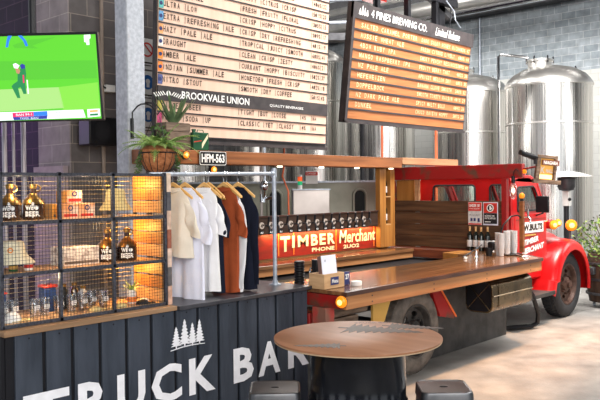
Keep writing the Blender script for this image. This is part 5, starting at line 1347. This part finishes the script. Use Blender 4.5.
MB().text('27', (4.93, 4.043, BZ + .05), X_, Z_, .052, .045, .001, bold=.03).build('number', M['whitep'], t, smooth=False)
t = thing('coaster_stack', 'low stack of white round coasters in front of the number block', 'coasters', (4.99, 3.97, BZ))
for k_ in range(4):
    MB().lathe([(.001, 0), (.048, 0), (.048, .008), (.001, .008)], (4.99, 3.97, BZ + .009 * k_), 22).build('coaster', M['whitep'], t)
# bottles at the headboard
wb2 = wine(name='wine_bottle', group='wine bottles by the headboard'); us = [False]
for (x, y), lb in zip(((8.62, 4.955), (8.62, 4.868), (8.60, 4.78), (8.62, 4.697)), ('leftmost', 'second from the left', 'third from the left', 'rightmost')):
    place(wb2, us, (x, y, BZ), 'dark wine bottle with gold cap, %s of the four by the headboard' % lb)
t = thing('napkin_box', 'black rounded box behind the black cup at the right end of the bar', 'box', (8.62, 4.59, BZ))
MB().box(8.50, 8.66, 4.55, 4.64, BZ, BZ + .13).build('box', M['blackmetal'], t, bevel=.02)
MB().box(8.53, 8.63, 4.565, 4.62, BZ + .131, BZ + .138).build('napkins', M['whitep'], t)
t = thing('black_cup', 'black cup with white emblem at the right end of the bar', 'cup', (8.05, 4.37, BZ))
MB().lathe([(.001, 0), (.034, 0), (.043, .095), (.040, .095), (.032, .01), (.001, .01)], (8.05, 4.37, BZ), 22).build('cup', M['black'], t)
MB().text('4', V((8.035, 4.318, BZ + .04)), V((.9, -.43, 0)), Z_, .03, .035, .002, bold=.04).build('emblem', M['whitep'], t, smooth=False)
t = thing('bar_caddy', 'small steel jigger with bar tongs leaning across it, left of the black cup', 'bar tools', (7.80, 4.40, BZ))
MB().lathe([(.001, 0), (.028, 0), (.020, .045), (.030, .095), (.027, .095), (.016, .045), (.001, .04)], (7.80, 4.40, BZ), 20).build('jigger', M['chrome'], t)
MB().tube([(7.60, 4.46, BZ + .012), (7.80, 4.42, BZ + .085), (7.92, 4.395, BZ + .14)], .008, 8).build('tongs', M['darksteel'], t)
MB().lathe([(.001, 0), (.022, 0), (.020, .022), (.001, .026)], (7.55, 4.40, BZ), 12).build('white_cap', M['whitep'], t)
t = thing('drip_tray', 'round black tray under the plastic cups at the end of the bar', 'tray', (8.35, 4.25, BZ))
MB().prism([(8.20, 4.20), (8.28, 4.11), (8.42, 4.13), (8.56, 4.28), (8.55, 4.40), (8.40, 4.38)], (0, 0, BZ + .016), X_, Y_, .015).build('tray', M['blackmetal'], t, bevel=.004)
t = thing('tap_drip_tray', 'shiny steel drip tray at the right end of the bar by the tap post', 'tray', (8.47, 4.17, BZ))
MB().obox((8.22, 3.93, BZ), V((.62, .78, 0)), V((-.78, .62, 0)), Z_, .30, .09, .014).build('tray', M['chrome'], t, bevel=.003)
def cupstack():
    t = thing('plastic_cup_stack', '', 'cups', (0, 0, 0), 'stacks of clear plastic cups')
    for k_ in range(9):
        z = k_ * .022
        MB().lathe([(.001, z), (.028, z + .0005), (.0365, z + .092), (.039, z + .094), (.039, z + .098), (.0355, z + .098), (.027, z + .004), (.001, z + .004)], seg=18).build('cup', M['plastic'], t)
    return t
cs = cupstack(); us = [False]
for (x, y, z), lb in zip(((8.10, 4.235, BZ), (8.165, 4.31, BZ), (8.20, 4.21, BZ + .0165), (8.30, 4.27, BZ + .0165), (8.365, 4.20, BZ + .0165), (8.44, 4.29, BZ + .0165)),
                      ('leftmost', 'second from the left', 'third from the left', 'fourth from the left', 'second from the right', 'rightmost')):
    place(cs, us, (x, y, z), 'stack of clear plastic cups by the tap post, %s of six' % lb)
t = thing('tap_post', 'timber post with chrome tap and amber bulb on top, by the plastic cups', 'tap', (8.53, 4.18, BZ))
MB().box(8.505, 8.555, 4.155, 4.205, BZ + .017, 1.70).build('post', M['beam'], t, bevel=.003)
MB().cyl((8.53, 4.18, 1.70), (8.53, 4.18, 1.735), .022, seg=14).build('lamp_socket', M['blackmetal'], t)
MB().sphere((8.53, 4.18, 1.765), .034, (1, 1, 1.15)).build('bulb', M['amberglass'], t)
MB().tube([(8.53, 4.15, 1.50), (8.53, 4.09, 1.50), (8.525, 4.07, 1.48), (8.525, 4.07, 1.43)], .012, 8).cyl((8.53, 4.10, 1.50), (8.53, 4.10, 1.60), .010, .016, 10).build('chrome_tap', M['chrome'], t)
MB().tube([(8.15, 4.30, BZ + .01), (8.14, 4.28, 1.25), (8.18, 4.25, 1.42), (8.30, 4.21, 1.52), (8.44, 4.19, 1.53), (8.50, 4.18, 1.50)], .010, 8).build('hose', M['blackmetal'], t)
t = thing('cage_lamp', 'black socket lamp with clear glass hanging from the right end of the red beam', 'lamp', (8.69, 4.375, 1.72))
MB().cyl((8.69, 4.375, 1.92), (8.69, 4.375, 2.012), .024, seg=14).build('socket', M['blackmetal'], t)
MB().tube([(8.69, 4.375, 2.01), (8.685, 4.36, 2.07), (8.685, 4.33, 2.10), (8.69, 4.30, 2.07)], .006, 6).build('flex', M['blackmetal'], t)
MB().lathe([(.026, 1.918), (.045, 1.88), (.050, 1.83), (.040, 1.76), (.020, 1.728), (.001, 1.722)], (8.69, 4.375, 0), 20).build('glass_jar', M['glass'], t)
MB().sphere((8.69, 4.375, 1.83), .022, (1, 1, 1.4)).build('filament_bulb', M['downlight'], t)

# ---------------------------------------------------------------- drum table and stools
tc_ = V((3.492, 2.773, 0))
t = thing('drum_table', 'round plywood table top on a black oil drum, printed with dark pine trees', 'table', tc_)
MB().lathe([(.001, .978), (.498, .978), (.503, .981), (.503, .986), (.001, .986)], tc_, 96).build('edge_band', M['tableedge'], t)
MB().lathe([(.001, .9862), (.503, .9862), (.505, .989), (.505, .998), (.502, 1.0), (.001, 1.0)], tc_, 96).build('table_top', M['tabletop'], t)
prof = [(.285, .0), (.295, .004), (.295, .02), (.288, .03)]
for zc in (.30, .62):
    prof += [(.288, zc - .03), (.298, zc - .012), (.300, zc), (.298, zc + .012), (.288, zc + .03)]
prof += [(.288, .955), (.296, .962), (.298, .972), (.288, .976), (.001, .976)]
MB().lathe([(.001, .0)] + prof, tc_, 64).build('oil_drum', M['drum'], t, angle=60)
vr = V((.69, -.72, 0)); vu = V((.72, .69, 0))
def pine_flat(cx, cy, w_, h_, ang, tiers=9):
    o_ = pine(0, -h_ / 2, w_, h_, tiers); ca, sa = math.cos(ang), math.sin(ang)
    return [(cx + p[0] * ca - p[1] * sa, cy + p[0] * sa + p[1] * ca) for p in o_]
for (cx, cy, w_, h_, an) in ((.06, .10, .34, .55, -1.95), (.28, .18, .24, .40, -1.9)):
    pts = pine_flat(cx + .10, cy + .08, w_, h_, an, 10)
    pts = [p for p in pts]
    MB().prism(pts, tc_ + Z_ * 1.0012, vr, vu, .001).build('printed_pine', M['stain'], t, smooth=False)
MB().prism(pine_flat(-.24, -.26, .16, .30, 1.5, 8), tc_ + Z_ * 1.0012, vr, vu, .001).build('printed_pine', M['stain'], t, smooth=False)
MB().text('TRUCK BAR', tc_ + Z_ * 1.0012 + vr * .02 + vu * .40, vr, vu, .24, .035, .0008, bold=.02).build('faint_lettering', M['stain'], t, smooth=False)
for a_, w_, h_ in ((3.55, .09, .16), (3.78, .10, .20), (4.0, .08, .15)):
    nn = V((math.cos(a_), math.sin(a_), 0)); rr_ = Z_.cross(nn) 
    MB().prism(pine(0, .42, w_, h_, 8), tc_ + nn * .304, rr_, Z_, .003).build('white_pine_print', M['whitep'], t, smooth=False)
def stool():
    t = thing('bar_stool', '', 'stool', (0, 0, 0), 'gunmetal stools at the drum table')
    sh = rrect(-.150, .150, -.150, .150, .045, 6)
    ho = [(.026 * math.cos(2 * PI * k_ / 16), .017 * math.sin(2 * PI * k_ / 16)) for k_ in range(16)]
    MB().prism(rrect(-.140, .140, -.140, .140, .040, 6), (0, 0, .680), X_, Y_, .004, [ho], n=Z_).build('seat', M['gun'], t)
    MB().box(-.03, .03, -.025, .025, .655, .662).build('seat_brace', M['blackmetal'], t)
    rings = []
    for s_, z in ((.140, .680), (.147, .6835), (.152, .680), (.155, .668), (.158, .61)):
        rings.append([V((p[0], p[1], z)) for p in rrect(-s_, s_, -s_, s_, .042, 6)])
    MB().loft(rings, cap=False).build('rim', M['gun'], t)
    for sx_ in (-1, 1):
        for sy_ in (-1, 1):
            mb = MB(); a0 = V((sx_ * .138, sy_ * .138, .63)); a1 = V((sx_ * .20, sy_ * .20, .012)); dx, dy = V((-sx_ * .045, 0, 0)), V((0, -sy_ * .045, 0))
            for d_ in (dx, dy):
                mb.raw([a0, a0 + d_, a1 + d_ * .7, a1], [(0, 1, 2, 3)])
            o_ = mb.build('leg', M['gun'], t, smooth=False); md = o_.modifiers.new('thick', 'SOLIDIFY'); md.thickness = .006
            MB().lathe([(.001, 0), (.016, 0), (.016, .012), (.001, .012)], (a1.x - sx_ * .008, a1.y - sy_ * .008, 0), 10).build('foot', M['rubberD'], o_, org=(0, 0, 0))
    mb = MB()
    for z, e in ((.28, .172),):
        for a, b in (((-1, -1), (1, -1)), ((1, -1), (1, 1)), ((1, 1), (-1, 1)), ((-1, 1), (-1, -1))):
            mb.cyl((a[0] * e, a[1] * e, z), (b[0] * e, b[1] * e, z), .010, seg=8)
    mb.build('footrest', M['gun'], t)
    return t
stl = stool(); us = [False]
place(stl, us, (3.19, 3.18, 0), 'gunmetal metal stool left of the drum table, in front of the white lettering', -.80)
place(stl, us, (3.87, 2.41, 0), 'gunmetal metal stool right of the drum table, in front of the pale floor', -.84)

# ---------------------------------------------------------------- right side: heater, planter
t = thing('patio_heater', 'patio heater with wide white reflector hood behind the truck bonnet', 'patio heater', (12.72, 5.4, 0))
hc = V((12.72, 5.4, 0))
MB().lathe([(.44, 2.03), (.445, 2.035), (.25, 2.10), (.10, 2.13), (.001, 2.135), (.001, 2.12), (.10, 2.115), (.25, 2.085)], hc, 40).build('reflector', M['heater'], t)
MB().lathe([(.001, 1.78), (.12, 1.80), (.15, 1.86), (.15, 1.99), (.16, 2.0), (.14, 2.02), (.001, 2.04)], hc, 24).build('burner', M['darksteel'], t)
MB().box(12.66, 12.78, 5.33, 5.45, 1.52, 1.79).build('control_box', M['heater'], t, bevel=.01)
MB().sphere((12.67, 5.32, 1.64), .03).build('knob', M['blackmetal'], t)
MB().cyl((12.72, 5.4, .5), (12.72, 5.4, 1.52), .045, seg=14).build('pole', M['blackmetal'], t)
MB().lathe([(.001, 0), (.24, 0), (.24, .05), (.17, .60), (.05, .66)], hc, 24).build('gas_base', M['heater'], t)
t = thing('barrel_planter', 'dark timber barrel planter full of leafy green plants at the right edge', 'planter', (11.62, 4.25, .05))
pc_ = V((11.62, 4.28, 0))
MB().lathe([(.001, .09), (.27, .09), (.31, .3), (.32, .5), (.31, .7), (.29, .84), (.27, .84), (.26, .76), (.001, .76)], pc_, 32).build('barrel', M['barrel'], t)
for z in (.2, .42, .66):
    MB().lathe([(.316 if z < .5 else .320, z), (.324, z + .004), (.324, z + .036), (.316 if z < .5 else .32, z + .04), (.300, z + .02), (.316 if z < .5 else .320, z)], pc_, 32).build('hoop', M['darksteel'], t)
for a_ in (.5, 2.1, 3.7, 5.3):
    MB().lathe([(.001, -.012), (.035, -.012), (.035, .012), (.001, .012)], pc_ + V((.2 * math.cos(a_), .2 * math.sin(a_), .036)), 16, 'y').cyl(pc_ + V((.2 * math.cos(a_), .2 * math.sin(a_), .04)), pc_ + V((.2 * math.cos(a_), .2 * math.sin(a_), .092)), .012, seg=8).build('castor', M['galv'], t)
rnd = random.Random(11)
leafm = [mat('bush_leaf', (.035, .085, .012), .6, c2=(.09, .16, .03), scale=14), mat('bush_leaf_light', (.14, .22, .035), .6, c2=(.26, .33, .07), scale=14)]
for q in range(2):
    mb = MB()
    for i in range(520 if q == 0 else 300):
        a = rnd.random() * 2 * PI; rr_ = (.10 + .42 * rnd.random() ** .7); z = .80 + rnd.random() ** 1.2 * (.80 - rr_ * .8)
        if rnd.random() < .18: z = .80 - rnd.random() * .22; rr_ = .33 + .1 * rnd.random()
        p = pc_ + V((math.cos(a) * rr_, math.sin(a) * rr_, z)); L_ = rnd.uniform(.022, .045)
        dx = V((rnd.uniform(-1, 1), rnd.uniform(-1, 1), rnd.uniform(-1, .4))).normalized(); dy = dx.cross(V((rnd.uniform(-1, 1), rnd.uniform(-1, 1), rnd.uniform(-1, 1)))).normalized()
        mb.raw([p - dx * L_, p + dy * L_ * .45, p + dx * L_, p - dy * L_ * .45], [(0, 1, 2, 3)])
    mb.build('leaves' if q == 0 else 'pale_leaves', leafm[q], t, smooth=False)
mb = MB()
for i in range(26):
    a = rnd.random() * 2 * PI; l_ = rnd.uniform(.3, .75); b0 = pc_ + V((0, 0, .76))
    mb.tube([b0 + V((math.cos(a) * .1, math.sin(a) * .1, 0)), b0 + V((math.cos(a) * .22, math.sin(a) * .22, l_ * .6)), b0 + V((math.cos(a) * .38, math.sin(a) * .38, l_))], .006, 5)
mb.build('stems', mat('stem', (.10, .07, .03), .7), t)
